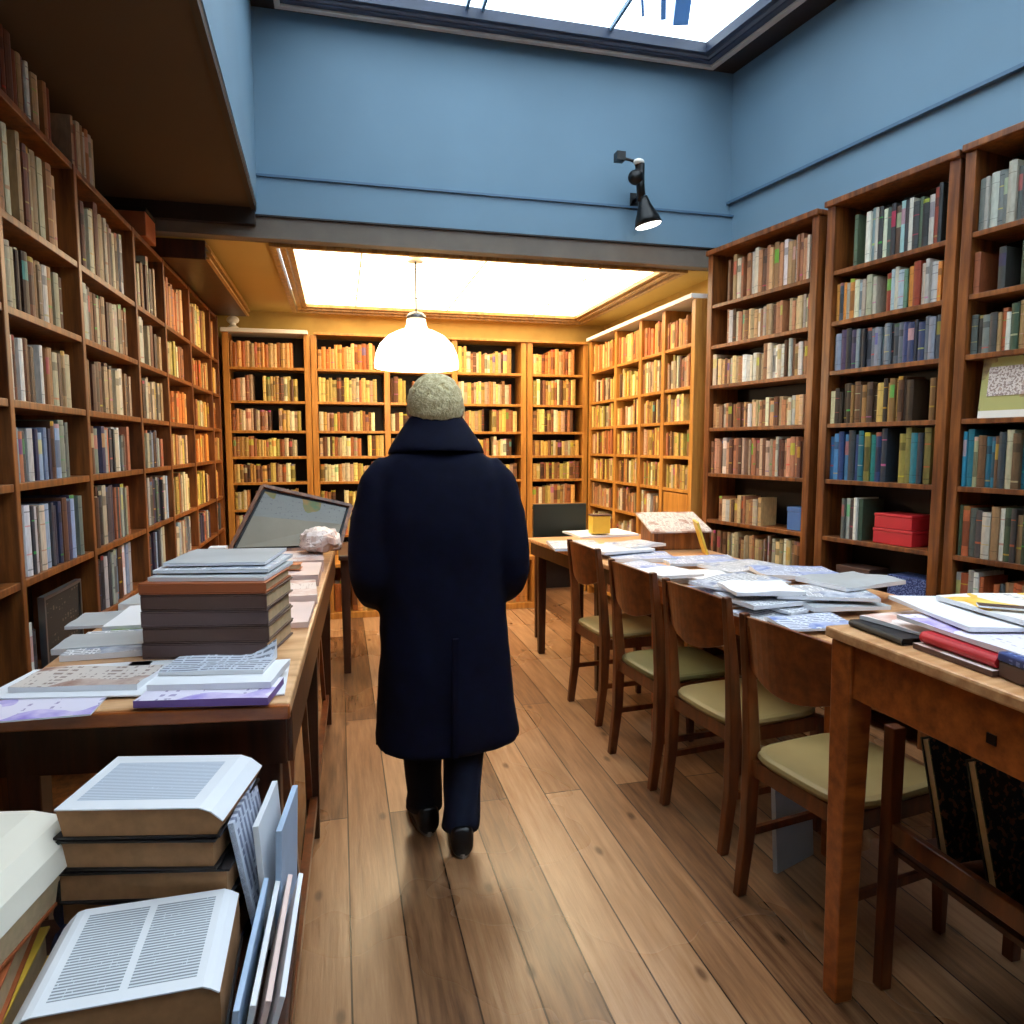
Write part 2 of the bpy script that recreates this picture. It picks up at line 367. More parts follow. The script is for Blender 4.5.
# ------------------------------------------------------------------ books
def cc(*c): return s2l(c)
PAL = {
 'left': [((214,196,160),'cream'),((186,150,104),'tan'),((150,96,56),'brown'),((120,60,32),'dark brown'),((196,160,120),'beige'),((232,224,206),'off-white'),((168,112,60),'ochre'),((90,52,36),'maroon brown'),((204,186,150),'pale buff'),((70,48,38),'near-black')],
 'leftlow': [((226,224,226),'white'),((150,170,196),'pale blue'),((70,70,78),'charcoal'),((196,196,190),'pale grey'),((120,128,120),'grey-green'),((196,120,84),'terracotta'),((60,60,90),'dark blue'),((220,206,180),'cream'),((96,60,44),'brown')],
 'backw': [((240,206,120),'yellow'),((214,164,84),'amber'),((178,120,70),'light brown'),((238,222,176),'cream'),((176,106,62),'rust'),((104,64,38),'brown'),((220,180,140),'peach'),((206,180,90),'olive yellow')],
 'orange': [((220,140,64),'orange'),((200,116,48),'burnt orange'),((228,164,92),'light orange'),((180,96,40),'rust'),((232,186,120),'buff')],
 'narrow': [((222,190,140),'buff'),((206,160,110),'tan'),((232,214,180),'cream'),((170,120,80),'brown'),((190,130,90),'copper'),((120,80,54),'dark brown'),((240,230,214),'off-white')],
 'narrowlow': [((196,140,110),'dusty pink'),((170,110,80),'copper'),((214,180,150),'beige'),((110,70,54),'dark brown'),((226,206,186),'cream')],
 'wide1': [((70,90,80),'dark green'),((160,190,190),'pale teal'),((60,60,60),'charcoal'),((180,120,60),'ochre'),((90,60,40),'brown'),((220,216,196),'cream'),((100,120,90),'sage'),((150,60,36),'rust red')],
 'wide2': [((226,226,216),'white'),((170,190,196),'pale blue'),((70,80,90),'slate'),((180,70,40),'red'),((110,150,120),'green'),((206,196,170),'cream'),((216,140,60),'orange')],
 'wide3': [((60,70,110),'navy'),((90,100,110),'slate'),((46,50,60),'charcoal'),((130,140,150),'grey'),((70,60,90),'plum'),((140,150,170),'blue-grey')],
 'wide4': [((200,160,90),'mustard'),((110,76,50),'brown'),((56,44,36),'near-black'),((226,210,170),'cream'),((150,110,60),'bronze'),((80,60,44),'dark brown')],
 'wide5': [((30,120,140),'teal'),((30,60,110),'deep blue'),((20,140,130),'turquoise'),((120,160,60),'lime green'),((40,50,60),'charcoal'),((70,130,180),'blue'),((150,140,70),'olive')],
 'third': [((210,206,190),'pale grey'),((110,116,110),'grey'),((60,80,60),'dark green'),((170,130,90),'tan'),((190,100,60),'rust'),((70,66,64),'charcoal'),((226,220,204),'cream')],
 'third5': [((30,110,130),'teal'),((50,60,66),'charcoal'),((40,130,150),'turquoise'),((190,190,150),'pale olive'),((120,90,60),'brown')],
}
def book_into(mb, w, h, d, col, M_, fine, rr_):
    """one upright book: x thickness, spine at y=0 facing -y, pages behind"""
    c = s2l(col); dk = tuple(v*.45 for v in c[:3])+(1,); pg = s2l(rr_.choice([(222,200,160),(232,216,184),(206,180,140)]))
    lt = tuple(c[q]*.45+s2l(rr_.choice([(226,206,160),(210,170,90),(60,40,30),(190,100,50)]))[q]*.55 for q in range(3))+(1,)
    style = rr_.choice([0,1,2,3,4,5,5,5,5]); hw = w/2; t = min(.003, w*.12)
    if style == 0: rows = [(0,c),(.12,lt),(.15,c),(.66,dk),(.82,c),(1,None)]
    elif style == 1: rows = [(0,c),(.55,lt),(.85,c),(1,None)]
    elif style == 2: rows = [(0,c),(.08,dk),(.1,c),(.3,lt),(.32,c),(.7,lt),(.72,c),(.9,dk),(.92,c),(1,None)]
    elif style == 3: rows = [(0,c),(.2,dk),(.7,c),(.92,lt),(1,None)]
    elif style == 5: rows = [(0,c),(.16,dk),(.17,c),(.8,dk),(.81,c),(1,None)]
    else: rows = [(0,c),(.3,lt),(.34,c),(.78,lt),(.8,c),(1,None)]
    seg = 4 if fine else 2; bul = min(.006, w*.18)
    prof = [(-hw+w*j/seg, -bul*math.sin(math.pi*j/seg) if seg > 2 else (-bul if j == 1 else 0)) for j in range(seg+1)]
    vs = []; 
    for z, _ in rows: vs += [(x, y, z*h) for x, y in prof]
    k = seg+1
    for i, (z, cq) in enumerate(rows[:-1]):
        mb.add([vs[i*k+j] for j in range(k)]+[vs[(i+1)*k+j] for j in range(k)], [(j,j+1,k+j+1,k+j) for j in range(seg)], 0, M_, cq)
    for z in (0, h):      # spine end faces
        mb.add([(x,y,z) for x, y in prof]+[(hw,t,z),(-hw,t,z)], [tuple(range(seg+3))], 0, M_, c)
    mb.box(-hw,-hw+t,0,d,0,h,0,M_,c); mb.box(hw-t,hw,0,d,0,h,0,M_,c)
    mb.box(-hw+t,hw-t,t*.5,d-.005,.004,h-.005,0,M_,pg)
    return mb
ORD = ['first','second','third','fourth','fifth','sixth','seventh','eighth','ninth','tenth','eleventh','twelfth','thirteenth','fourteenth','fifteenth','sixteenth','seventeenth','eighteenth','nineteenth','twentieth']
ORD += ['twenty-'+o for o in ORD[:9]]+['thirtieth']+['thirty-'+o for o in ORD[:9]]
ALL = []         # every shelved book
def fill(origin, axis, inward, length, z, hmax, pal, comp, where, grp, fill_=.9, wmin=.016, wmax=.045, hlo=.72, hhi=.94, start=0, gaps=.03, dmax=.17):
    """books standing on one shelf compartment; axis runs along the shelf, inward points to its back"""
    ax = Vector(axis+(0,)); inn = Vector(inward+(0,)); s_ = start+.008; lim = length*fill_-.006
    base_h = rnd.uniform(hlo, hhi)
    while True:
        w = rnd.uniform(wmin, wmax)
        if s_+w > lim: break
        if rnd.random() < .12: base_h = rnd.uniform(hlo, hhi)
        h = min(hmax*.97, hmax*(base_h+rnd.uniform(-.06,.05))); d = min(dmax, h*.72)
        p = Vector(origin+(0,))+ax*(s_+w/2)+inn*rnd.uniform(.012,.03); p.z = z+.0008
        rot = Matrix((( ax.x, inn.x, 0), (ax.y, inn.y, 0), (0,0,1))).to_4x4()
        col, cn = rnd.choice(PAL[pal])
        if PAL[pal] and rnd.random() < .0: pass
        kf = rnd.uniform(.78,1.1); col = tuple(max(8, min(242, v*kf*rnd.uniform(.97,1.03))) for v in col)
        ALL.append(dict(M=Matrix.Translation(p)@rot, p=p, w=w, h=h, d=d, col=col, cn=cn, comp=comp, where=where, grp=grp, seed=rnd.random()))
        s_ += w+.0006
        if rnd.random() < gaps: s_ += rnd.uniform(.02,.09)

# ------------------------------------------------------------------ bookcases
def case(name, label, origin, axis, inward, edges, shelves, top, mat, depth=DEP, post=.03, stile=None, bottom=0, crown=True, backmat=None, tsh=.022):
    """bookcase with its front lower corner at origin; edges = positions of upright boards along axis; shelves = heights or per-bay lists"""
    t = thing(name, label, 'bookcase', (origin[0],origin[1],0), math.atan2(axis[1],axis[0]))
    sgn = 1 if (axis[0]*inward[1]-axis[1]*inward[0]) > 0 else -1
    def yb(a, b): return (a*sgn, b*sgn) if sgn > 0 else (b*sgn, a*sgn)
    for i, e in enumerate(edges):
        hw = post/2; y0, y1 = yb(0, depth)
        MB().box(e-hw,e+hw,y0,y1,bottom,top).build('upright', mat, t, bevel=.003)
    for i in range(len(edges)-1):
        lst = shelves[i] if isinstance(shelves[0], (list, tuple)) else shelves
        for z in lst:
            y0, y1 = yb(.004, depth-.01)
            MB().box(edges[i]+post/2,edges[i+1]-post/2,y0,y1,z-tsh,z).build('shelf', mat, t, bevel=.002)
    y0, y1 = yb(depth-.01, depth)
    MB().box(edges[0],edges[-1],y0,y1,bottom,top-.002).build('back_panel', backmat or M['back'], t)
    if crown:
        y0, y1 = yb(-.02, depth); mb = MB().box(edges[0]-post/2-.005,edges[-1]+post/2+.005,y0,y1,top,top+.03)
        mb.build('top_board', mat, t, bevel=.004)
    return t

# left wall
LE = [1.72-2.42+.0]  # placeholder replaced below
ly = [1.05, 1.74, 2.42, 3.08, 3.86, 4.46, 5.16, 5.93, 6.28]
LSH = [2.46,2.10,1.82,1.54,1.285,.985]
left = case('bookcase', 'long wooden wall shelving along the whole left side of the shop', (LX,0), (0,1), (-1,0), ly,
            [LSH+[.56,.08] for _ in range(3)]+[LSH+[.714,.38,.08] for _ in range(5)], 2.46, M['case'], crown=False, tsh=.024)
bayn = {0:'bay cut by photo edge',1:'bay cut by photo edge',2:'first whole bay',3:'second whole bay',4:'third whole bay',5:'fourth whole bay',6:'fifth whole bay',7:'last bay'}
bounds = [2.76]+LSH+[.56]
for b_ in range(len(ly)-1):
    y0, y1 = ly[b_]+.015, ly[b_+1]-.015
    for si, z in enumerate(LSH):
        top_ = 2.715 if si == 0 else LSH[si-1]-.024
        if si == 0 and y0 > 3.7: continue
        hm = (top_-z)
        pal = 'left' if si < 4 else 'leftlow'
        if b_ > 4 : pal = ('orange','backw')[(si+b_)%2] if si < 5 else 'backw'
        where = f"{ORD[si]} shelf down, {bayn[b_]}, left wall"
        f_ = .93 if si else (.97 if b_ < 3 else .45)
        fill((LX,y0), (0,1), (-1,0), y1-y0, z, hm, pal, ('L',b_,si), where, 'books on the left wall shelves', f_*rnd.uniform(.8,1), .018, .05, .68, .88)
for b_ in range(3, 8):
    fill((LX,ly[b_]+.015), (0,1), (-1,0), ly[b_+1]-ly[b_]-.03, .714, .24, 'leftlow', ('L',b_,6), f"lowest visible shelf, {bayn[b_]}, left wall", 'books on the left wall shelves', .75, .02, .04, .8, .95)
for b_ in (1,2):
    fill((LX,ly[b_]+.015), (0,1), (-1,0), .42 if b_ == 1 else .12, .56, .38, 'leftlow', ('L',b_,6), f"lowest shelf, {bayn[b_]}, left wall", 'books on the left wall shelves', 1, .02, .04, .7, .85)
for y_, z0 in ((4.41,2.46),(5.6,2.46)): pass

# back wall cases
BY = 6.3
BSH = [2.06,1.78,1.53,1.31,1.09,.86,.62,.38]
def back_case(x0, xs, label, top=2.34):
    return case('bookcase', label, (0,BY), (1,0), (0,1), xs, BSH, top, M['case_warm'], depth=.25, post=.05, crown=False)
back_case(0, [-.90,-.25], 'amber pine bookcase in the far left corner of the back wall')
back_case(0, [-.195,.42,1.02,1.66], 'wide amber bookcase behind the standing person')
back_case(0, [1.72,2.26], 'narrow amber bookcase in the far corner beside the right shelves')
nm = ['far left corner bookcase','wide back bookcase','narrow back bookcase']
for ci, (xs, wn) in enumerate((([-.90,-.25],nm[0]),([-.195,.42,1.02,1.66],nm[1]),([1.72,2.26],nm[2]))):
    for i in range(len(xs)-1):
        for si, z in enumerate(BSH):
            tp = 2.32 if si == 0 else BSH[si-1]-.022
            fill((xs[i]+.025,BY), (1,0), (0,1), xs[i+1]-xs[i]-.05, z, tp-z, 'orange' if (si == 0 and i == 0) else 'backw', ('B',ci*4+i,si),
                 f"{ORD[si]} shelf down, {'' if len(xs)==2 else ORD[i]+' bay, '}{wn}", 'books on the back wall shelves', rnd.uniform(.88,1), .018, .04, .66, .9)
mb = MB().box(-.93,-.24,BY-.03,BY+.26,2.34,2.372); 
tag(mb.build('cornice_board', M['white'], bevel=.003), 'white board capping the far left corner bookcase', 'board')
mb = MB().box(-.19,2.27,BY-.02,BY+.26,2.34,2.36)
tag(mb.build('cornice_board', M['case_warm'], bevel=.003), 'amber board capping the wider back wall bookcases', 'board')
# far right run of shelves
RX = 2.28
ry = [6.24,5.62,5.12,4.72,4.28]
RSH = [2.08,1.80,1.57,1.33,1.10,.86,.5,.1]
case('bookcase', 'amber wall shelving on the far right running into the back corner', (RX,0), (0,-1), (1,0), [-v for v in ry], RSH, 2.36, M['case_warm'], depth=.26, post=.05, crown=False)
tag(MB().box(RX-.03,RX+.27,4.26,6.27,2.362,2.392).build('cornice_board', M['white'], bevel=.003), 'long white board capping the far right shelving', 'board')
for i in range(4):
    for si, z in enumerate(RSH):
        tp = 2.34 if si == 0 else RSH[si-1]-.022
        if i == 3 and si == 5: continue
        fill((RX,ry[i]-.025), (0,-1), (1,0), ry[i]-ry[i+1]-.05, z, tp-z, 'orange' if si == 0 else ('backw' if si < 5 else 'narrow'), ('R',i,si),
             f"{ORD[si]} shelf down, {ORD[i]} bay, far right shelving", 'books on the far right shelves', rnd.uniform(.85,1), .016, .036, .7, .95)
tag(MB().box(RX+.005,RX+.03,4.32,4.68,.865,1.07).build('cupboard_panel', M['case_warm'], bevel=.004), 'plain orange-brown wood panel closing one shelf by the narrow bookcase', 'panel')

# the three bookcases at the right
NSH = [2.29,2.035,1.785,1.515,1.225,.925,.62,.12]
ax2 = (AD.x, AD.y); in2 = (AN.x, AN.y)
def sOf(y): return (A1.y-y)/(-AD.y)
n0, n1 = sOf(4.14), sOf(3.31)
w0, w1 = sOf(3.21), sOf(2.57)
t0, t1 = sOf(2.503), sOf(1.2)
cases = [('narrow bookcase', n0, n1, 'narrow wooden bookcase standing at the opening to the back room', M['case'], 2.60, .045),
         ('wide bookcase', w0, w1, 'wooden bookcase with teal and blue volumes between two others', M['case'], 2.615, .05),
         ('edge bookcase', t0, t1, 'wooden bookcase cut by the photo edge holding a picture card', M['case'], 2.625, .045)]
pals = [['narrow','narrow','narrow','narrow','narrowlow','narrow','narrow','narrow'],
        ['wide1','wide2','wide3','wide4','wide5','third','wide4','wide4'],
        ['third','third','third','third','third5','third','third','third']]
for ci, (cn, s0, s1, lab, mt_, top, post) in enumerate(cases):
    o_ = rp(0)
    case('bookcase', lab, (A1.x,A1.y), ax2, in2, [s0,s1], NSH, top, mt_, depth=DEP, post=post)
    for si, z in enumerate(NSH):
        tp = top-.01 if si == 0 else NSH[si-1]-.022
        a0 = s0+post/2; L = s1-s0-post
        where = f"{ORD[si]} shelf down, {cn}"
        st = 0; fl = 1.0; gp = .02; wm = .034; wl = .014; hl, hh = .68, .88
        if ci == 0:
            if si == 0: st, gp = .12, .12
            if si == 1: st = .12
            if si == 4: hl, hh = .78, .84
            if si == 5: st, fl, hl, hh = .1, .62, .5, .6
        if ci == 1 and si == 6: continue
        if ci == 1:
            if si == 0: st = .09; hh = .8
            if si == 3: gp = .06
            if si == 4: hl, hh = .84, .92; wm = .04; wl = .02
            if si == 5: st, fl = .1, .4
        if ci == 2:
            if si == 3: continue
            if si == 4: hl, hh = .8, .9
        if ci == 0 and si == 3: hl, hh = .55, .68
        o2 = rp(a0)
        fill(o2, ax2, in2, L, z, tp-z, pals[ci][si], ('N',ci,si), where, 'books in the three bookcases on the right', fl, wl, wm, hl, hh, st, gp)

for xa, xb, nmz in ((-.1,.62,'behind the person'),(1.0,1.62,'beside the far table')):
    for k in range(2):
        h_ = (xb-xa)/2
        fill((xa+k*h_+.03,5.77), (1,0), (0,1), h_-.06, .051, .34, 'orange', ('C',int(xa*10),k), f"low bench cupboard {nmz}", 'books in the low bench cupboards', .95, .025, .045, .7, .9)
# choose the largest ~ 240 shelved books as individuals
def score(b):
    p = b['p']; up = b['p']+Vector((0,0,b['h']))
    x, y = proj(p.x, p.y, p.z+b['h']/2); x0, y0 = proj(*p); x1, y1 = proj(*up)
    e = b['M']@Vector((b['w']/2,0,0)); e2 = b['M']@Vector((-b['w']/2,0,0)); xa, _ = proj(*e); xb, _ = proj(*e2)
    b['px'] = x; b['py'] = y; b['x0'] = min(xa,xb)
    vis = -4 < x < 1020 and -6 < y < 1024
    if 358 < x < 520 and y > 430: vis = False
    if 385 < x < 460 and y > 320: vis = False
    if x < 335 and y > 640-(x*.22): vis = False
    if x > 545 and y > 545+(x-545)*.12: vis = False
    if p.y < .6: vis = False
    b['vis'] = vis
    return abs(y1-y0)*abs(xa-xb) if vis else 0
for b in ALL: b['sc'] = score(b)
comps = {}
for b in ALL:
    if b['vis']: comps.setdefault(b['comp'], []).append(b)
for k, lst in comps.items():
    lst.sort(key=lambda q: q['px'])
    for i, b in enumerate(lst): b['ord'] = i
ALL.sort(key=lambda q: -q['sc'])
NIND = 272
rest = MB()
for i, b in enumerate(ALL):
    rr_ = random.Random(b['seed'])
    if i < NIND and b['sc'] > 0:
        mb = book_into(MB(), b['w'], b['h'], b['d'], b['col'], None, True, rr_)
        o = mb.build('book', M['book']); o.matrix_world = b['M']
        side = 'left'
        size = 'tall' if b['h'] > .24 else ('thick' if b['w'] > .038 else ('thin' if b['w'] < .02 else 'upright'))
        tag(o, f"{b['cn']} {size} book, {ORD[b['ord']]} from left, {b['where']}", 'book', b['grp'])
    elif b['p'].y > .4:
        book_into(rest, b['w'], b['h'], b['d'], b['col'], b['M'], False, rr_)
tag(rest.build('packed_books', M['book']), 'all the smaller and farther books filling the remaining shelves', 'books', None, 'stuff')

# ------------------------------------------------------------------ left wall bulkhead and ornaments
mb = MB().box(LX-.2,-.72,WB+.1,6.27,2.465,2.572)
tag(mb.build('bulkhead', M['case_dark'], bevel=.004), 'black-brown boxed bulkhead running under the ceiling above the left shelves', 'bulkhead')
mb = MB().box(-.72,-.70,WB+.1,6.27,2.467,2.48).box(-.72,-.69,WB+.1,6.27,2.50,2.512).box(-.72,-.705,WB+.1,6.27,2.54,2.55)
tag(mb.build('gilt_moulding', M['gilt']), 'gilt ribbed moulding along the dark bulkhead', 'moulding')
th = thing('carton', 'small orange-brown carton high on the left shelving by the beam', 'box', (-1.0,4.12,2.465))
MB().box(-.07,.07,-.1,.1,0,.12).build('box', M['rust_cloth'], th, bevel=.004); MB().box(-.075,.075,-.105,.105,.12,.14).build('lid', M['matte_black'], th, bevel=.003)
# ornament: small bust
bu = thing('plaster_bust', 'small white plaster bust on the far left corner bookcase', 'bust', (-.84,6.36,2.373))
MB().lathe([(.045,0),(.045,.015),(.025,.03),(.025,.05)],20).build('base', M['white'], bu, smooth=False)
MB().ell((0,0,.075),(.05,.03,.035)).ell((0,0,.13),(.026,.03,.036)).tube([(0,0,.07),(0,0,.12)],.015).build('head', M['white'], bu, smooth=True)

# ------------------------------------------------------------------ pendant lamp
pl = thing('pendant_lamp', 'lit white opal dome lamp hanging above the person', 'lamp', (.50,4.62,1.90))
prof = [(.27,0),(.272,.03),(.262,.09),(.235,.15),(.18,.205),(.12,.235),(.075,.25),(.065,.275),(.06,.31)]
inn = [(r_-.006,z) for r_, z in reversed(prof)]
MB().lathe(prof+inn, 40, caps=False).build('shade', M['lamp'], pl, smooth=True)
MB().lathe([(.262,.012),(.262,.018)],40).build('diffuser', M['lamp'], pl)
MB().lathe([(.06,.31),(.062,.33),(.045,.35),(.012,.36)],24).build('fitter', M['steel'], pl, smooth=True)
MB().tube([(0,0,.36),(0,0,ZC-1.90+.03)],.006,8).build('cord', M['steel'], pl)
MB().lathe([(.05,ZC-1.90-.005),(.05,ZC-1.90+.02),(.02,ZC-1.90+.03)],20).build('ceiling_rose', M['white'], pl)

# ------------------------------------------------------------------ wall spotlight
sp = thing('wall_spotlight', 'black jointed spotlight fixed on the blue wall above the opening', 'spotlight', (1.86,WB-.03,2.9))
MB().box(-.03,.03,-.012,0,.0,.1).build('wall_plate', M['black'], sp, bevel=.003)
MB().tube([(0,-.01,.05),(0,-.14,.05),(-.03,-.15,.22)],[.014,.014,.02],12).tube([(-.03,-.15,.22),(-.02,-.15,-.0)],[.03,.022],12).build('arm', M['black'], sp, smooth=True)
MB().tube([(-.03,-.15,.23),(-.14,-.15,.245)],.009,10).box(-.19,-.135,-.18,-.12,.225,.275).build('adjuster', M['black'], sp)
MB().ell((-.04,-.155,.23),(.035,.03,.02)).build('joint_cap', M['white'], sp, smooth=True)
MB().ell((-.055,-.15,.14),(.05,.045,.045)).build('knuckle', M['black'], sp, smooth=True)
hd = MB().lathe([(.028,.03),(.04,-.02),(.075,-.10),(.085,-.14),(.078,-.14),(.03,-.03)],28,M_=Matrix.Translation((0,-.15,0))@Matrix.Rotation(R(-14),4,'Y')).build('lamp_head', M['black'], sp, smooth=True)
MB().lathe([(.077,-.132),(.08,-.142),(.07,-.150),(.02,-.154)],28,M_=Matrix.Translation((0,-.15,0))@Matrix.Rotation(R(-14),4,'Y')).build('lens', M['bulb'], sp, smooth=True)

# ------------------------------------------------------------------ tables
def table(name, label, poly, top, th, legs, mat, edge=None, apron=.1, inset=.03, legw=.06, extra=None):
    x0 = sum(p[0] for p in poly)/len(poly); y0 = sum(p[1] for p in poly)/len(poly)
    t = thing(name, label, 'table', (x0,y0,0))
    P = [(p[0]-x0, p[1]-y0) for p in poly]
    MB().prism(P, top-th, top).build('tabletop', edge or mat, t, bevel=.006)
    k = len(P)
    for i in range(k):
        a, b = Vector(P[i]), Vector(P[(i+1)%k]); ce = Vector((0,0))
        a = a-(a-ce).normalized()*inset*1.6; b = b-(b-ce).normalized()*inset*1.6
        MB().bar((a.x,a.y,top-th-apron/2),(b.x,b.y,top-th-apron/2),.022,apron).build('apron', mat, t, bevel=.002)
    for lx, ly_ in legs:
        MB().bar((lx-x0,ly_-y0,0),(lx-x0,ly_-y0,top-th),legw*.72,legw*.72,up=(0,1,0),w2=legw).build('leg', mat, t, bevel=.004)
    return t
# left table
LT = .90
lt = table('display_table', 'long dark wooden display table beside the left shelving covered in papers', [(-.665,1.462),(-.105,1.395),(-.03,3.62),(-.665,3.62)], LT, .03,
      [(-.61,1.52),(-.16,1.47),(-.12,2.5),(-.62,2.5),(-.09,3.55),(-.62,3.55)], M['case_dark'], M['desk_edge'], .11)
mb = MB(); x0, y0 = lt.location.x, lt.location.y
for (a, b) in (((-.15,1.5,.12),(-.135,1.95,.74)),((-.14,1.95,.12),(-.13,1.52,.74)),((-.13,2.5,.15),(-.12,2.05,.74)),((-.12,2.52,.12),(-.10,3.0,.74)),((-.1,3.5,.12),(-.11,3.02,.74))):
    mb.bar((a[0]-x0,a[1]-y0,a[2]),(b[0]-x0,b[1]-y0,b[2]),.018,.035)
mb.bar((-.14-x0,1.47-y0,.14),(-.09-x0,3.55-y0,.14),.025,.04)
mb.build('cross_brace', M['chairwood'], lt)
MB().bar((-.665-x0,1.458-y0,.883),(-.105-x0,1.391-y0,.883),.014,.028).build('edge_strip', M['desk'], lt, bevel=.003)
# low foreground table
LW = .56
low = table('side_table', 'low wooden side table at the front left under piles of open books', [(-.93,.45),(-.09,.45),(-.09,1.34),(-.93,1.34)], LW, .03,
      [(-.87,.52),(-.15,.52),(-.15,1.28),(-.87,1.28)], M['case_dark'], M['case_dark'], .08)
# near right table
NT = .955
nt_ = table('writing_table', 'reddish wooden table with tall square legs at the near right', [(1.165,.25),(2.02,.25),(2.02,1.475),(1.165,1.475)], NT, .028,
      [(1.205,1.42),(1.205,.31),(1.97,1.42),(1.97,.31)], M['desk'], M['desk_edge'], .13, legw=.07)
MB().box(-.006,.006,-.01,.01,-.01,.01).build('keyhole_plate', M['black'], nt_, loc=(1.165+.02-nt_.location.x,1.02-nt_.location.y,.85))
MT = .78
mt_ = table('reading_table', 'reading table with drifts of newspapers in front of the narrow bookcase', [(1.52,1.62),(2.30,1.62),(2.20,3.18),(1.40,3.18)], MT, .026,
      [(1.60,1.95),(2.24,1.70),(2.14,3.1),(1.48,3.05)], M['desk'], M['desk_edge'], .08)
ft_ = table('reading_table', 'farther reading table strewn with white papers before the back shelves', [(1.36,3.26),(2.14,3.26),(2.14,4.55),(1.22,4.55)], MT, .026,
      [(1.42,3.68),(2.08,3.34),(2.08,4.46),(1.3,4.46)], M['case_dark'], M['desk_edge'], .08)

# ------------------------------------------------------------------ chairs (facing +x, back to the aisle)
def make_chair(seatmat):
    t = thing('dining_chair', 'x', 'chair', (0,0,0))
    W = .36
    def leg(pts, w0, w1, side):
        mb = MB(); mb.tube(pts, [w0/2*1.15 if i else w0/2 for i in range(len(pts))][:0] or [w0*.5]*len(pts), 8); return mb
    for s_ in (-1, 1):
        y = s_*W/2
        pts = [(-.03,y,0),(-.005,y,.22),(.0,y,.45),(-.015,y,.66),(-.045,y,.90)]
        mb = MB()
        rs = []
        for (px_, py_, pz), (a, b_) in zip(pts, [(.017,.014),(.021,.016),(.024,.017),(.019,.015),(.013,.012)]):
            rs.append([(px_-a,py_-b_,pz),(px_+a,py_-b_,pz),(px_+a,py_+b_,pz),(px_-a,py_+b_,pz)])
        mb.rings(rs); mb.build('leg', M['chairwood'], t, bevel=.004)
        mb = MB(); rs = []
        for (px_, pz, a) in ((.385,0,.013),(.375,.22,.018),(.37,.435,.021)):
            rs.append([(px_-a,y-a,pz),(px_+a,y-a,pz),(px_+a,y+a,pz),(px_-a,y+a,pz)])
        mb.rings(rs); mb.build('leg', M['chairwood'], t, bevel=.004)
    # curved backrest with a bowed lower edge
    mb = MB(); rs = []; K = 12
    for i in range(K+1):
        u = i/K*2-1; y = u*(W/2-.012); bow = -.028*(1-u*u)
        zt = .892+.012*(1-u*u); zb = .735-.045*(1-u*u)
        xt, xb = -.045+bow, -.022+bow
        rs.append([(xb-.006,y,zb),(xb+.006,y,zb),(xt+.006,y,zt),(xt-.006,y,zt)])
    mb.rings(rs).build('backrest', M['ply'], t, smooth=False, bevel=.003)
    mb = MB().bar((0,-W/2,.415),(0,W/2,.415),.02,.05).bar((.37,-W/2,.41),(.37,W/2,.41),.02,.05)
    for s_ in (-1, 1): mb.bar((0,s_*W/2,.412),(.37,s_*W/2,.412),.018,.05)
    mb.build('seat_frame', M['chairwood'], t)
    for s_ in (-1, 1): MB().bar((-.01,s_*W/2,.2),(.378,s_*W/2,.2),.014,.024).build('stretcher', M['chairwood'], t)
    mb = MB(); rs = []
    for z, g_ in ((.44,.0),(.452,.008),(.464,.004),(.468,-.012)):
        a = .2+g_; rs.append([(.19+a*math.copysign(abs(math.cos(q))**.45,math.cos(q)), (W/2+.01+g_)*math.copysign(abs(math.sin(q))**.45,math.sin(q)), z) for q in [2*math.pi*j/28 for j in range(28)]])
    mb.rings(rs).build('seat', seatmat, t, smooth=False, bevel=.002)
    return t
ch0 = make_chair(M['seat'])
chs = [(1.245,1.67,9,'wooden chair with tan seat, half hidden by the near table leg',None),
       (1.26,2.235,7,'wooden chair with tan seat, next behind the one at the near table',None),
       (1.225,2.71,5,'wooden chair with olive green seat, third along the table row','seat_green'),
       (1.25,3.38,4,'wooden chair at the far end of the chair row','seat')]
for i, (x, y, a, lab, sm) in enumerate(chs):
    c = ch0 if i == 0 else copy_tree(ch0)
    c.location = (x,y,0); c.rotation_euler.z = R(a); tag(c, lab, 'chair', 'wooden chairs along the reading tables')
    if sm:
        for q in c.children:
            if q.name.startswith('seat') and not q.name.startswith('seat_frame'):
                q.data = q.data.copy(); q.data.materials[0] = M[sm]
# ------------------------------------------------------------------ loose books and papers
def closed_book(label, x, y, z, w, d, h, rz, cover, pages, name='book', group=None, cat='book'):
    """lying closed book: spine on -x side; w along x, d along y"""
    t = thing(name, label, cat, (x,y,z+.001), R(rz), group)
    tk = min(.004, h*.14)
    mb = MB().box(-w/2,w/2,-d/2,d/2,0,tk).box(-w/2,w/2,-d/2,d/2,h-tk,h)
    k = 6; rs = []
    for yy in (-d/2, d/2):
        o_ = [(-w/2-.010*math.sin(math.pi*j/k)*min(1,h/.03), yy, h*j/k) for j in range(k+1)]
        rs.append(o_+[(-w/2+tk, yy, h-(h*j/k)) for j in range(k+1)])
    mb.rings(rs)
    mb.build('cover', cover, t, bevel=.001)
    pb = MB().box(-w/2+tk,w/2-.006,-d/2+.005,d/2-.005,tk,h-tk).build('pages', pages, t)
    return t
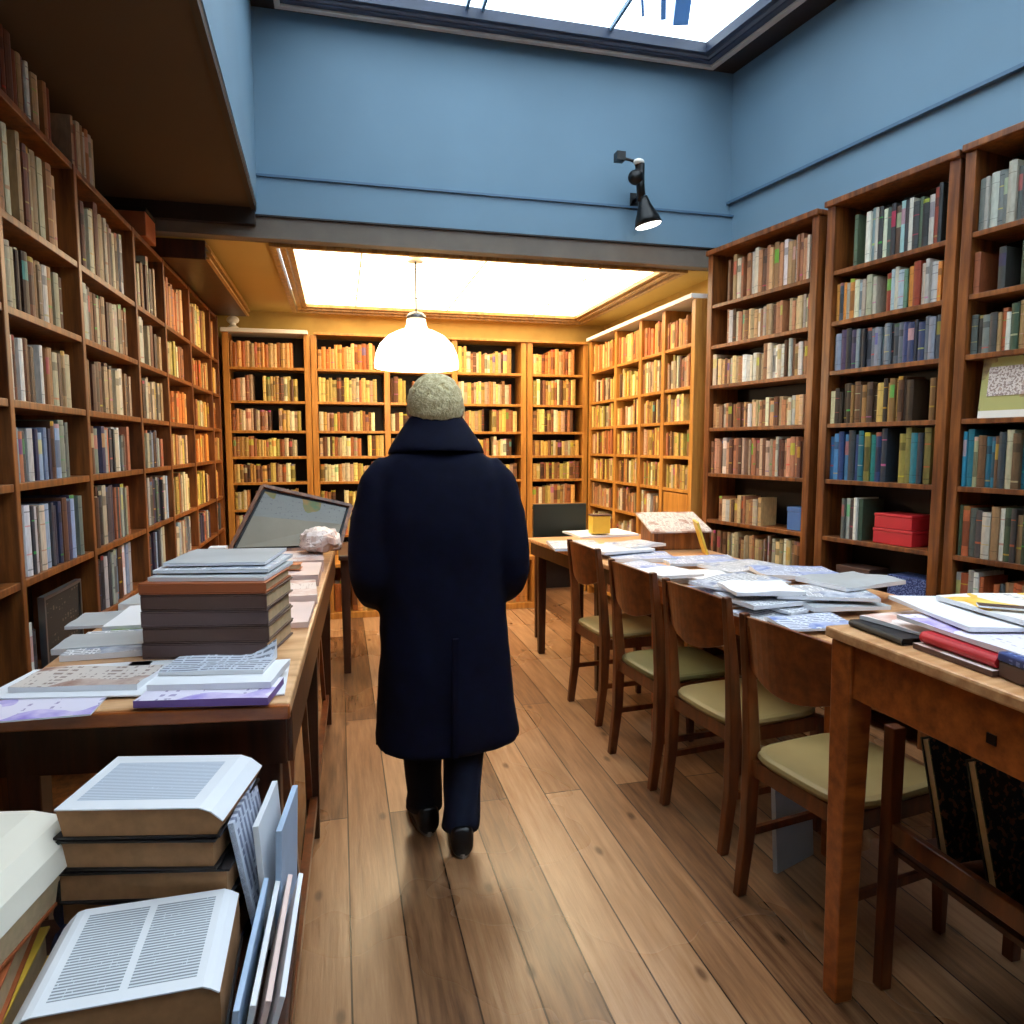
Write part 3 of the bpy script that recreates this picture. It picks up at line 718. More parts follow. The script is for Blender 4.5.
def open_book(label, x, y, z, w, d, h, rz, cover, pages, pagemat, name='open_book', group=None, curl=.012):
    """open book lying flat: spine along y, two page blocks bowing up beside the gutter"""
    t = thing(name, label, 'book', (x,y,z+.001), R(rz), group)
    MB().box(-w/2-.005,w/2+.005,-d/2-.005,d/2+.005,0,.004).build('cover', cover, t, bevel=.001)
    K = 20; top = []
    for i in range(K+1):
        u = i/K*2-1; xx = u*w/2; au = abs(u)
        zz = h*(.86+.14*math.sin(min(1,au*2.2)*math.pi/2)) - h*.35*max(0,au-.82)/.18*.5
        if au < .06: zz -= curl*(1-au/.06)
        top.append((xx, zz))
    rs = []
    for yy in (-d/2, d/2): rs.append([(p[0],yy,p[1]-.0008) for p in top]+[(w/2,yy,.004),(-w/2,yy,.004)])
    MB().rings(rs).build('pages', pages, t)
    mb = MB(); v = []; 
    for yy in (-d/2-.001, d/2+.001): v += [(p[0],yy,p[1]+.0006) for p in top]
    v2 = [(a,b,c_-.001) for a, b, c_ in v]; kk = K+1
    fs = [(i,i+1,kk+i+1,kk+i) for i in range(K)]
    mb.add(v+v2, fs+[tuple(2*kk+q for q in f[::-1]) for f in fs]+[(0,kk,3*kk,2*kk),(K,K+kk,K+3*kk,K+2*kk)])
    # margins stay paper-white, text blocks are printed
    for fi in range(K): mb.mi[fi] = 1 if (1 < fi < K//2-1 or K//2 < fi < K-2) else 0
    # cut top and bottom margins
    o = mb.build('page_spread', [M['paper'], pagemat], t)
    return t
def sheet(label, x, y, z, w, d, th, rz, mat, name='magazine', cat='magazine', group=None, wave=.004, side=None, seed=0, curlup=0):
    """magazine or folded newspaper: a thin waved block with its sheets' edges"""
    r0 = random.Random(label); KX, KY = 8, 8
    mb = MB(); top = []; bot = []
    for j in range(KY+1):
        for i in range(KX+1):
            u, v_ = i/KX-.5, j/KY-.5
            nz = mnoise.noise(Vector((u*2+r0.random()*0+hash(label)%1*1, v_*2+len(label)*.37, th*90)))
            zz = wave*(.5+nz*.9); zz = max(0, zz)
            if curlup and u > .2 and v_ > .15: zz += curlup*((u-.2)/.3)**1.5*((v_-.15)/.35)
            top.append((u*w, v_*d, th+zz)); bot.append((u*w, v_*d, zz*.0))
    kk = KX+1; nv = len(top); f = []; mi = []
    for j in range(KY):
        for i in range(KX):
            a = j*kk+i; f.append((a,a+1,a+kk+1,a+kk)); mi.append(0)
    for j in range(KY):
        for i in range(KX):
            a = nv+j*kk+i; f.append((a,a+kk,a+kk+1,a+1)); mi.append(1)
    ed = [(i,i+1) for i in range(KX)]+[(KY*kk+i+1,KY*kk+i) for i in range(KX)]+[((j+1)*kk,j*kk) for j in range(KY)]+[(j*kk+KX,(j+1)*kk+KX) for j in range(KY)]
    for a, b_ in ed: f.append((a,nv+a,nv+b_,b_)); mi.append(1)
    mb.v = top+bot; mb.f = f; mb.mi = mi; mb.cl = [None]*len(f)
    o = mb.build(name, [mat, side or M['paper']], loc=(x,y,z+.001), rz=R(rz), smooth=False)
    return tag(o, label, cat, group)
def S(label, px, py, z, w, d, th, rz, mat, **k):
    x, y = at(px, py, z+th); return sheet(label, x, y, z, w, d, th, rz, mat, **k)

# --- foreground pile on the low table
z = LW
G = 'closed books of the foreground pile'
closed_book('thick navy book at the bottom of the back foreground pile', -.305, 1.255, z, .27, .19, .065, -12, M['navy_cloth'], M['pages_tan'], group=None)
closed_book('slimmer navy covered book, second from bottom of the back foreground pile', -.30, 1.255, z+.067, .265, .19, .045, -16, M['navy_cloth'], M['pages_tan'])
closed_book('black covered book with tan page edges under the top open book', -.30, 1.255, z+.114, .27, .19, .052, -11, M['dark_cloth'], M['pages_tan'])
closed_book('thick black book just beneath the open text page on the back pile', -.305, 1.255, z+.168, .25, .19, .05, -13, M['dark_cloth'], M['pages_tan'])
def page_on_top(label, x, y, z, w, d, rz, mat):
    t = thing('open_book', label, 'book', (x,y,z+.001), R(rz))
    K = 14; rs = []; 
    prof = []
    for i in range(K+1):
        u = i/K; xx = -w/2+u*w; zz = .05-.022*max(0,(u-.88)/.12)**1.3
        prof.append((xx,zz))
    MB().rings([[(p[0],yy,p[1]-.001) for p in prof]+[(w/2-.012,yy,.004),(-w/2+.01,yy,.004)] for yy in (-d/2,d/2)]).build('pages', M['pages_tan'], t)
    MB().box(-w/2-.004,w/2-.006,-d/2-.003,d/2+.004,0,.004).build('cover', M['dark_cloth'], t)
    mb = MB(); v = []
    ys = [-d/2-.003,-d/2+.025,d/2-.025,d/2+.003]
    for yy in ys: v += [(p[0],yy,p[1]) for p in prof]
    kk = K+1; fs = []; mi = []
    for j in range(3):
        for i in range(K): fs.append((j*kk+i,j*kk+i+1,(j+1)*kk+i+1,(j+1)*kk+i)); mi.append(1 if (j == 1 and 1 <= i < K-3) else 0)
    mb.add(v, fs); mb.mi = mi
    o = mb.build('page', [M['paper'], mat], t); so = o.modifiers.new('t','SOLIDIFY'); so.thickness = .002
    return t
page_on_top('open book showing one grey text page on top of the back pile', -.300, 1.257, z+.22, .262, .185, -12, M['text'])
zz = z
closed_book('tan edged book under the two-column open book at the front', -.30, 1.03, zz, .25, .195, .045, 0, M['rust_cloth'], M['pages_tan'])
def column_book(label, x, y, z, w, d, h, rz):
    t = thing('open_book', label, 'book', (x,y,z+.001), R(rz)); K = 24
    prof = [(-w/2+w*i/K, h-.025*max(0,(.10-i/K)/.10)**1.3-.012*max(0,(i/K-.93)/.07)) for i in range(K+1)]
    MB().rings([[(p[0],yy,p[1]-.001) for p in prof]+[(w/2,yy,.004),(-w/2+.01,yy,.004)] for yy in (-d/2,d/2)]).build('pages', M['pages_tan'], t)
    MB().box(-w/2,w/2+.004,-d/2-.004,d/2+.004,0,.004).build('cover', M['dark_cloth'], t)
    ys = [-d/2-.003,-d/2+.018,d/2-.014,d/2+.003]; v = []; fs = []; mi = []; kk = K+1
    for yy in ys: v += [(p[0],yy,p[1]) for p in prof]
    for j in range(3):
        for i in range(K): fs.append((j*kk+i,j*kk+i+1,(j+1)*kk+i+1,(j+1)*kk+i)); mi.append(1 if (j == 1 and (4 <= i < 12 or 13 <= i < 21)) else 0)
    mb = MB(); mb.add(v, fs); mb.mi = mi
    o = mb.build('page', [M['paper'], M['text_fine']], t); so = o.modifiers.new('t','SOLIDIFY'); so.thickness = .002
column_book('thick open book with two columns of fine text, nearest the viewer', -.296, 1.030, zz+.046, .25, .205, .088, 1)
# cream book leaning at far left
closed_book('tan bound book lying under the slanting cream book at the front', -.62, 1.10, LW, .30, .24, .055, 4, M['yellow'], M['pages'])
closed_book('rust covered book in the middle under the slanting cream book', -.62, 1.10, LW+.057, .29, .23, .05, 8, M['rust_cloth'], M['pages'])
t = thing('open_book', 'cream paged open book slanting across the front left corner', 'book', (-.565,1.10,LW+.115), R(-9))
MB().box(-.20,.100,-.14,.15,0,.006).build('cover', M['rust_cloth'], t, bevel=.001)
MB().rings([[(-.20,yy,.0065),(.098,yy,.0065),(.105,yy,.05),(.085,yy,.112),(.04,yy,.126),(-.2,yy,.128)] for yy in (-.14,.15)]).build('pages', M['pages'], t)
mb = MB(); prof = [(-.24,.132),(-.1,.132),(.04,.130),(.085,.120),(.108,.095),(.114,.06)]
mb.rings([[(p[0],yy,p[1]) for p in prof]+[(p[0]-.004,yy,p[1]-.003) for p in reversed(prof)] for yy in (-.15,.16)]).build('page', plain('cream_page',(236,226,208),.6,.03), t, smooth=False)
# upright magazines at the right side of the low table
cols = [('paper','white magazine standing closest to the table pile side of the front bundle'),('blue','pale blue magazine standing upright in the front bundle'),('paper_pink','pinkish magazine leaning in the front bundle'),('paper','white magazine leaning outermost in the front bundle'),('navy_cloth','dark blue folder squeezed between the front magazines')]
for i, (mk, lab) in enumerate([('paleblue','light blue magazine standing beside the two-column book'),('paper','tall white magazine leaning next to the light blue one'),('paper_pink','pinkish magazine leaning among the upright ones at the front'),('paper','outermost white magazine leaning over the side table edge'),]):
    x = -.155+i*.013; hgt = .13-.008*i
    MBm = MB().box(-.004,.004,-.16,.12,0,hgt)
    o = MBm.build('magazine', M[mk], loc=(x,1.04+.015*i,LW+.0015), bevel=.001); o.rotation_euler = (0, R(8+3*i), R(-2)); tag(o, lab, 'magazine', 'magazines standing at the front left')
for i, (mk, lab) in enumerate([('news_blue','bluish booklet sloping beside the topmost open book'),('paper','white booklet sloping in the middle of the blue ones'),('paleblue','pale blue booklet sloping outermost by the table edge')]):
    o = MB().box(-.005,.005,-.08,.08,0,.23-.012*i).build('booklet', M[mk], loc=(-.138+.014*i,1.24,LW+.0015), bevel=.001); o.rotation_euler = (0,R(-10+6*i),R(-6)); tag(o, lab, 'booklet', 'booklets behind the open books')

# --- on the left table
T = LT
S('large white sheet lying under the sepia magazine on the left table', 88, 682, T+.0035, .32, .18, .003, -10, M['paper'], name='paper_sheet', cat='paper', wave=0)
S('sepia printed magazine at the front corner of the left table', 90, 677, T+.0045, .25, .13, .011, -10, M['news_brown'])
sheet('white sheet reaching the aisle corner under the purple booklet', -.195, 1.555, T, .15, .24, .003, 1, M['paper'], wave=0, name='paper_sheet', cat='paper')
sheet('long white sheet lying right in front of the brown pile', -.34, 1.66, T, .28, .14, .003, -4, M['paper'], wave=0, name='paper_sheet', cat='paper')
S('purple edged booklet lying at the table corner', 212, 690, T+.004, .25, .12, .012, -10, M['news_purple'], side=M['purple'])
S('white papers under the text sheet at the left table corner', 222, 672, T+.018, .24, .15, .012, -10, M['paper'], name='paper_stack', cat='paper', wave=.002)
S('text-covered sheet with one curled corner on the left table', 220, 664, T+.032, .21, .11, .006, -10, M['text_big'], name='paper_sheet', cat='paper', curlup=.035)
S('dark grey flat folder behind the sepia magazine', 115, 640, T, .24, .13, .014, -2, M['paper_grey'], name='folder', cat='folder')
S('green and yellow leaflet behind the grey folder', 133, 628, T+.0, .10, .06, .012, 10, M['green'], side=M['yellow'], name='leaflet', cat='leaflet')
S('pale papers beside the shelves behind the green leaflet', 118, 618, T, .22, .16, .008, 0, M['paper_grey'], name='paper_stack', cat='paper')
bx, by = -.295, 1.84
cl = [('mauve_cloth','large mauve-brown book at the bottom of the brown pile'),('brown_cloth','large brown book, second from bottom of the brown pile'),('mauve_cloth','large mauve-brown book, third from bottom of the brown pile'),('brown_cloth','large brown book, fourth from bottom of the brown pile'),('rust_cloth','rust coloured book topping the brown pile')]
zz = T
for i, (mk, lab) in enumerate(cl):
    h = .038 if i < 4 else .026
    t = thing('book', lab, 'book', (bx+.003*(i%2),by-.002*i,zz+.001), R(-12+(i%3)), 'large brown books piled on the left table')
    MB().box(-.145,.145,-.11,.11,0,.004).box(-.145,.145,-.11,.11,h-.004,h).box(-.145,.145,-.11,-.104,.004,h-.004).build('cover', M[mk], t, bevel=.0015)
    MB().box(-.14,.14,-.103,.105,.0045,h-.0045).build('pages', M['pages'], t)
    zz += h+.001
for i, (lab, mk, dy, w) in enumerate((('pale grey magazine lying directly on the rust book','paper_grey',.02,.27),('white newspaper spread over the brown pile','news',.06,.27),('topmost grey-white newspaper on the brown pile','paper_grey',.09,.24))):
    sheet(lab, bx+.01, by+dy, zz, w, .24, .007, -12+i*2, M[mk], wave=.003, name='newspaper' if i else 'magazine', cat='newspaper' if i else 'magazine'); zz += .0125
S('small white box at the shelf side behind the brown pile', 218, 547, T, .07, .07, .06, 0, M['paper'], name='carton', cat='box', wave=0)
# pink papers along the right-hand side of the table
pk = [(-.165,2.11,.15,.27,.014,'paper_pink','pinkish paper pad just behind the brown pile at the aisle edge'),
      (-.170,2.40,.17,.27,.028,'news_pink','pink and white magazine at the aisle edge, next beyond the pinkish pad'),
      (-.175,2.70,.19,.28,.040,'paper_pink','pale pink brochures under the orange booklet'),
      (-.185,3.00,.22,.28,.045,'news_pink','cream printed magazine beyond the orange booklet'),
      (-.47,2.15,.30,.26,.020,'paper','white paper stack behind the brown pile'),
      (-.42,2.45,.30,.26,.030,'paper_grey','grey newspaper stack beyond the white one on the left table'),
      (-.46,2.75,.32,.28,.040,'news','newspaper in front of the framed print'),
      (-.555,1.90,.18,.22,.012,'news','newspaper on the shelf side of the brown pile'),
      (-.60,2.45,.10,.30,.020,'paper_grey','narrow grey paper at the shelf side of the left table')]
for i, (x, y, w, d, th, mk, lab) in enumerate(pk):
    sheet(lab, x, y, T, w, d, th, [-2,3,-1,2,0,4,-3,2,-4][i], M[mk], side=M['paper_pink'] if i < 4 else None, wave=.003)
sheet('lilac sheet filling the shelf side corner of the left table', -.56, 1.47, T, .20, .12, .003, 0, M['news_purple'], wave=0, name='paper_sheet', cat='paper')
sheet('white sheet under the grey folder', -.54, 1.68, T, .22, .12, .003, 0, M['paper'], wave=0, name='paper_sheet', cat='paper')
closed_book('small orange booklet on the pink papers', -.19, 2.68, T+.047, .09, .06, .02, -5, M['orange'], M['pages'], name='booklet', cat='booklet')
# crumpled paper
mb = MB(); K = 14; rs = []
for i in range(K+1):
    t_ = math.pi*(i/K*.98+.01)
    rs.append([((.085+.02*mnoise.noise(Vector((math.cos(a)*2,math.sin(a)*2,i*.5))))*math.sin(t_)*math.cos(a), (.11+.03*mnoise.noise(Vector((math.cos(a)*3,i*.4,math.sin(a)*3))))*math.sin(t_)*math.sin(a), .055-.055*math.cos(t_)+.02*math.sin(t_)*mnoise.noise(Vector((a*1.3,i*.8,3)))) for a in [2*math.pi*j/22 for j in range(22)]])
mb.rings(rs); x, y = at(320,549,.96)
tag(mb.build('crumpled_newspaper', M['news_pink'], loc=(x,y,T+.045)), 'crumpled pale newspaper at the far right corner of the left table', 'newspaper')
# framed print leaning at the far end
fr = thing('framed_print', 'wide dark framed colour print propped up on the left table end', 'picture', (-.25,3.27,T+.002))
A_, B_, C_, D_ = Vector((-.23,-.05,.03)), Vector((.24,.0,.03)), Vector((.30,.20,.205)), Vector((-.10,.16,.31))
nr = (B_-A_).cross(D_-A_).normalized()
MB().hexa([A_-nr*.02,B_-nr*.02,C_-nr*.02,D_-nr*.02],[A_,B_,C_,D_]).build('backing', M['matte_black'], fr)
def lerp(a, b, t_): return a+(b-a)*t_
def bil(u, v_): return lerp(lerp(A_,B_,u),lerp(D_,C_,u),v_)
MB().hexa([bil(.05,.08)+nr*.0,bil(.95,.08),bil(.95,.55),bil(.05,.55)],[bil(.05,.08)+nr*.004,bil(.95,.08)+nr*.004,bil(.95,.55)+nr*.004,bil(.05,.55)+nr*.004]).build('mount', plain('aged_mount',(150,142,126),.85), fr)
MB().hexa([bil(.05,.55),bil(.95,.55),bil(.95,.93),bil(.05,.93)],[bil(.05,.55)+nr*.004,bil(.95,.55)+nr*.004,bil(.95,.93)+nr*.004,bil(.05,.93)+nr*.004]).build('print', M['photo'], fr)
mb = MB()
for a, b_ in ((A_,B_),(B_,C_),(C_,D_),(D_,A_)): mb.bar(a+nr*.004,b_+nr*.004,.016,.016,up=tuple(nr))
mb.build('frame', M['case'], fr)
MB().bar((0,.19,.2),(0.03,.30,.003),.02,.012).build('easel_strut', M['matte_black'], fr)
x, y = at(300,531,.95)
ca = thing('black_mug', 'black mug in front of the framed print', 'mug', (x,y,T+.0415))
MB().lathe([(.03,.0),(.035,.01),(.035,.085),(.03,.085),(.028,.015)],20).build('cup', M['black'], ca, smooth=True)
MB().tube([(.033,0,.02),(.055,0,.03),(.055,0,.06),(.033,0,.07)],.005,8).build('handle', M['black'], ca)
# framed dark print standing in the lowest left bay
fp = thing('framed_print', 'dark print in a thin grey frame standing in the lowest left bay', 'picture', (-.965,2.74,.561), 0)
mb = MB().box(-.01,.01,-.17,.17,0,.012).box(-.01,.01,-.17,.17,.33,.342).box(-.01,.01,-.17,-.158,.012,.33).box(-.01,.01,.158,.17,.012,.33)
mb.build('frame', M['steel'], fp); MB().box(-.006,.004,-.158,.158,.012,.33).build('print', M['darkpic'], fp)

# --- on the near right table
T = NT
sheet('brown printed magazine under the red edged book', 1.335, 1.15, T, .24, .20, .012, -2, M['news_brown'], side=M['brown_cloth'], wave=0)
closed_book('red edged book sticking out beneath papers on the near table', 1.35, 1.15, T+.014, .235, .19, .024, -2, M['red_cloth'], M['paper_pink'])
closed_book('flat black folder lying at the table corner', 1.31, 1.358, T, .19, .18, .016, -3, M['dark_cloth'], M['dark_cloth'], name='folder', cat='folder')
sheet('white leaflet lying over the black folder', 1.43, 1.385, T+.018, .36, .17, .006, 8, M['news_pink'], wave=.004, name='leaflet', cat='leaflet')
sheet('lilac tinted magazine lying on the red edged book', 1.42, 1.17, T+.041, .34, .34, .008, -4, M['news_purple'], wave=.004)
sheet('pale newspaper at the rear of the near table against the bookcase side', 1.70, 1.32, T, .40, .26, .016, 4, M['news'], wave=.006, name='newspaper', cat='newspaper')
sheet('white paper spread over the near table middle', 1.50, 1.28, T+.0545, .38, .32, .006, -14, M['paper'], name='paper_sheet', cat='paper', wave=.004)
sheet('open colour magazine with yellow pictures on the near table', 1.58, 1.22, T+.067, .36, .32, .008, -6, M['news_yellow'], wave=.006)
sheet('dark narrow leaflet on top of the near table papers', 1.46, 1.22, T+.082, .15, .035, .004, -38, M['brown_cloth'], wave=.001, name='leaflet', cat='leaflet')
tb = thing('tin_box', 'dark blue lettered tin box at the photo edge of the near table', 'box', (1.262,.99,T+.001), R(-8))
MB().box(-.045,.045,-.06,.06,0,.032).build('box', M['brown_cloth'], tb, bevel=.004); MB().box(-.047,.047,-.062,.062,.032,.05).build('lid', M['tinblue'], tb, bevel=.004)

# --- on the middle table
T = MT
mids = [(700,560,.40,.26,.014,-10,'news_blue','bluish newspaper at the far edge of the middle table'),
 (742,566,.36,.24,.012,15,'news','grey newspaper before the narrow bookcase'),
 (690,575,.34,.24,.018,-4,'paper','white magazine at the aisle edge opposite the second chair'),
 (740,582,.36,.24,.010,22,'news','newspaper with dark fold across the middle table centre'),
 (795,572,.34,.24,.016,-14,'news_blue','blue tinted newspaper below the wide bookcase'),
 (770,597,.34,.24,.014,6,'news','newspaper overhanging the table edge by the first chair'),
 (820,592,.36,.22,.012,-22,'news','grey newspaper just behind the near table corner'),
 (850,580,.34,.24,.014,12,'paper_grey','pale grey magazine between the near table and wide bookcase'),
 (720,592,.26,.2,.012,-18,'news_blue','small bluish paper at the aisle edge of the middle table')]
mids += [(775,613,.30,.20,.008,10,'news','newspaper right behind the backrest of the nearest chair'),
 (735,600,.26,.20,.008,-8,'paper_grey','pale grey sheets behind the backrest of the second chair'),
 (812,622,.26,.18,.008,-4,'news_blue','bluish newspaper tucked beside the near table corner'),
 (668,572,.22,.24,.010,8,'paper','white paper at the aisle edge near the third chair'),
 (760,588,.26,.22,.010,-12,'paper','white sheets at the table edge between the two nearer chairs'),
 (795,603,.30,.22,.010,14,'news','newspaper at the middle table corner beside the near table'),
 (835,602,.30,.22,.012,-6,'paper_grey','grey leaflets squeezed against the near table end'),
 (640,566,.22,.22,.008,16,'news_blue','bluish paper at the far end of the middle table')]
for i, (px, py, w, d, th, rz, mk, lab) in enumerate(mids):
    z_ = T+[0,.016,.0,.046,.032,.03,.050,.066,.018,.0,.0,.012,.034,.062,.014,.022,.0][i]*1.1
    S(lab, px, py, z_, w, d, th*.8, rz, M[mk], name='newspaper', cat='newspaper', wave=.01, group=None)
# --- far table
fars = [(600,533,.44,.32,.010,5,'paper','white newspaper at the far end of the far table',0),
 (575,545,.30,.34,.012,-8,'news','newspaper at the aisle corner of the far table',0.012),
 (615,548,.34,.30,.010,12,'paper','white paper sheets in the middle of the far table',.026),
 (640,556,.34,.26,.014,-12,'news_blue','bluish striped magazines near the third chair',.0),
 (635,544,.28,.22,.010,20,'news','newspaper below the sloped display stand',.038)]
for (px, py, w, d, th, rz, mk, lab, dz) in fars:
    S(lab, px, py, T+dz, w, d, th, rz, M[mk], name='newspaper', cat='newspaper', wave=.009)
# sloped display stand
ds = thing('display_stand', 'small sloped wooden stand with a printed sheet on the far table', 'stand', (1.98,3.92,T+.001), R(-6))
MB().add([(-.16,-.13,0),(.16,-.13,0),(.16,.13,0),(-.16,.13,0),(-.16,-.13,.10),(.16,-.13,.10),(.16,.13,.17),(-.16,.13,.17)],[(0,3,2,1),(4,5,6,7),(0,1,5,4),(1,2,6,5),(2,3,7,6),(3,0,4,7)]).build('body', M['case'], ds, bevel=.004)
MB().add([(-.19,-.16,.105),(.19,-.16,.105),(.19,.15,.19),(-.19,.15,.19),(-.19,-.16,.115),(.19,-.16,.115),(.19,.15,.2),(-.19,.15,.2)],[(0,3,2,1),(4,5,6,7),(0,1,5,4),(1,2,6,5),(2,3,7,6),(3,0,4,7)]).build('printed_sheet', M['news_brown'], ds)
o = MB().box(-.09,.09,-.006,.006,0,.2).build('magazine', M['yellow'], loc=(2.03,3.60,T+.001)); o.rotation_euler = (R(-18),0,R(70)); tag(o, 'yellow magazine leaning beside the sloped stand', 'magazine')
x, y = at(608,533,T); tb = thing('card_box', 'little tan card box at the far end of the far table', 'box', (1.72,4.49,T+.024))
MB().box(-.065,.065,-.04,.04,0,.12).build('box', M['yellow'], tb, bevel=.003); MB().box(-.068,.068,-.043,.043,.12,.13).build('lid', M['brown_cloth'], tb)
mo = thing('dark_board', 'dark green-black board standing behind the far table', 'board', (1.55,4.85,.0))
MB().box(-.20,.20,-.012,.012,.72,.98).build('panel', plain('blackboard_green',(24,34,28),.5), mo, bevel=.003)
for sx in (-.17,.17): MB().bar((sx,0,0),(sx,0,.74),.03).build('leg', M['case_dark'], mo)

# --- rack with albums under the near table
rk = thing('album_rack', 'low wooden rack under the near table holding dark albums', 'rack', (1.34,1.42,0))
for dx in (0,.42):
    for dy in (0,-1.02): MB().bar((dx,dy,0),(dx,dy,.70 if dy == 0 else .5),.032,.032,up=(0,1,0),w2=.036).build('leg', M['chairwood'], rk, bevel=.003)
for dx in (0,.42): MB().bar((dx,0,.43),(dx,-1.02,.43),.022,.05).build('rail', M['chairwood'], rk, bevel=.003)
MB().box(-.0,.42,-1.02,0,.37,.385).build('shelf', M['case_dark'], rk, bevel=.002)
MB().box(-.02,.44,-1.03,.02,.70,.712).build('top_board', M['case_dark'], rk) if False else None
for i, (y_, lab) in enumerate(((1.30,'dark green album leaning farthest under the near table'),(1.17,'dark album with pale edge leaning in the middle of the rack'),(1.03,'black album with rust lettering leaning in front in the rack'))):
    t = thing('album', lab, 'album', (1.56,y_,.402), R(-20), 'albums in the rack')
    t.rotation_euler = (R(-16),0,R(0))
    MB().box(-.17,.17,-.014,-.010,0,.29).box(-.17,.17,.010,.014,0,.29).build('cover', M['album'], t)
    MB().box(-.166,.168,-.0098,.0098,.004,.285).build('pages', M['pages'], t)
o = MB().box(-.10,.10,-.008,.008,0,.30).build('magazine', M['paper_grey'], loc=(1.455,1.945,.0015)); o.rotation_euler = (R(0),R(0),R(20)); o.rotation_euler.x = R(-4)
tag(o, 'pale grey magazine standing on the floor behind the near table leg', 'magazine')

# --- card on the third bookcase, tidy items on shelves
p = rp(sOf(2.30)+.0,.03)
pc = thing('picture_card', 'large olive picture card leaning on a shelf of the edge bookcase', 'card', (p[0],p[1],NSH[3]+.001), math.atan2(AD.y,AD.x))
o = MB().box(-.13,.13,-.004,.004,.03,.25).box(-.13,.13,-.004,.004,0,.03,1).build('board', [M['picture'],M['white']], pc); o.rotation_euler.x = R(-5)
MB().box(-.10,.10,-.0065,-.0045,.09,.21).build('picture', M['news_brown'], o)
for lab, s_, z_, sz, mk in (('dark red box lying flat, upper of two in the wide bookcase', sOf(2.80), NSH[5]+.078, (.10,.08,.07), 'red_cloth'),
                            ('dark red box lying flat, lower of two in the wide bookcase', sOf(2.80), NSH[5]+.001, (.105,.08,.075), 'red_cloth'),
                            ('blue card folder at the right end of the narrow bookcase', sOf(3.42), NSH[5]+.001, (.05,.07,.13), 'blue'),
                            ('small blue and white picture box on the lowest visible wide shelf', sOf(2.72), NSH[6]+.001, (.10,.07,.16), 'tinblue'),
                            ('brown box on the lowest visible shelf of the wide bookcase', sOf(3.02), NSH[6]+.001, (.10,.07,.16), 'brown_cloth')):
    p = rp(s_, .11); t = thing('storage_box', lab, 'box', (p[0],p[1],z_), math.atan2(AD.y,AD.x))
    MB().box(-sz[0],sz[0],-sz[1],sz[1],0,sz[2]*.8).build('box', M[mk], t, bevel=.003); MB().box(-sz[0]-.002,sz[0]+.002,-sz[1]-.002,sz[1]+.002,sz[2]*.8,sz[2]).build('lid', M[mk], t, bevel=.003)

# --- low cupboard bench along the back wall
for (xa, xb, lab) in ((-.1,.62,'low amber bench cupboard at the foot of the back wall, behind the person'),(1.0,1.62,'low amber bench cupboard at the foot of the back wall, beside the far table')):
    t = thing('low_cupboard', lab, 'cupboard', ((xa+xb)/2,5.95,0)); w = (xb-xa)/2
    MB().box(-w,w,-.2,.3,0,.05).build('plinth', M['case_warm'], t, bevel=.003); MB().box(-w,w,-.2,.3,.42,.45).build('top_board', M['case_warm'], t, bevel=.003)
    for sx in (-w,w-.03,-.015): MB().box(sx,sx+.03,-.19,.3,.05,.42).build('upright', M['case_warm'], t)
    MB().box(-w+.03,w-.03,.28,.3,.05,.42).build('back_panel', M['case_warm'], t)
    for k in range(2):
        ax_ = (xa+xb)/2+(-w+.03 if k == 0 else .015)
        mbk = MB()
        for q in range(6):
            pass
dt = table('side_table', 'small dark table in the shadow beyond the person', [(-.02,4.3),(.34,4.3),(.34,4.9),(-.02,4.9)], .74, .03, [(.02,4.35),(.3,4.35),(.02,4.85),(.3,4.85)], M['case_dark'], M['case_dark'], .08)

# ------------------------------------------------------------------ person
PX, PY = .34, 2.40
pe = thing('person', 'person in a long dark navy coat standing with back turned', 'person', (PX,PY,0), R(0))
def remesh(o, vox, smooth=6, disp=None):
    r_ = o.modifiers.new('r','REMESH'); r_.mode = 'VOXEL'; r_.voxel_size = vox; r_.use_smooth_shade = True
    s_ = o.modifiers.new('s','SMOOTH'); s_.iterations = smooth; s_.factor = .5
    if disp:
        tx = bpy.data.textures.new('folds','CLOUDS'); tx.noise_scale = disp[0]
        d_ = o.modifiers.new('d','DISPLACE'); d_.texture = tx; d_.strength = disp[1]; d_.mid_level = .5
    return o
def sring(cx, cy, z, a, b_, e=2.4, k=36, tilt=0):
    out = []
    for j in range(k):
        q = 2*math.pi*j/k; c_, s_ = math.cos(q), math.sin(q)
        x_ = math.copysign(abs(c_)**(2/e), c_)*a; y_ = math.copysign(abs(s_)**(2/e), s_)*b_
        out.append((cx+x_, cy+y_, z+tilt*x_))
    return out
# coat: torso, skirt and sleeves grown into one surface
mb = MB()
lv = [(.352,.015,.02,.258,.185,.03),(.37,.015,.02,.256,.184,.03),(.50,.012,.015,.243,.175,0),(.70,.008,.01,.226,.162,0),(.88,.0,.005,.214,.15,0),(1.0,-.004,0,.216,.145,0),(1.12,-.006,0,.232,.146,0),(1.22,-.008,-.002,.238,.140,0),(1.29,-.01,-.005,.222,.128,0),(1.345,-.012,-.005,.190,.112,0),(1.39,-.015,.0,.140,.095,0),(1.41,-.018,.005,.085,.085,0)]
mb.rings([sring(cx,cy,z_,a,b_,2.5,40,tl) for z_, cx, cy, a, b_, tl in lv])
for s_ in (-1,1):
    mb.tube([(s_*.15-.01,-.0,1.325),(s_*.198-.01,-.005,1.265),(s_*.224-.008,-.012,1.15),(s_*.238-.005,-.018,1.04),(s_*.242-.002,-.015,.965),(s_*.238,.015,.92),(s_*.235,.075,.885),(s_*.205,.14,.875)],
            [.07,.080,.078,.076,.072,.066,.060,.055], 18)
coat = remesh(mb.build('coat', M['coat'], pe, smooth=True), .011, 18, (.22,.022))
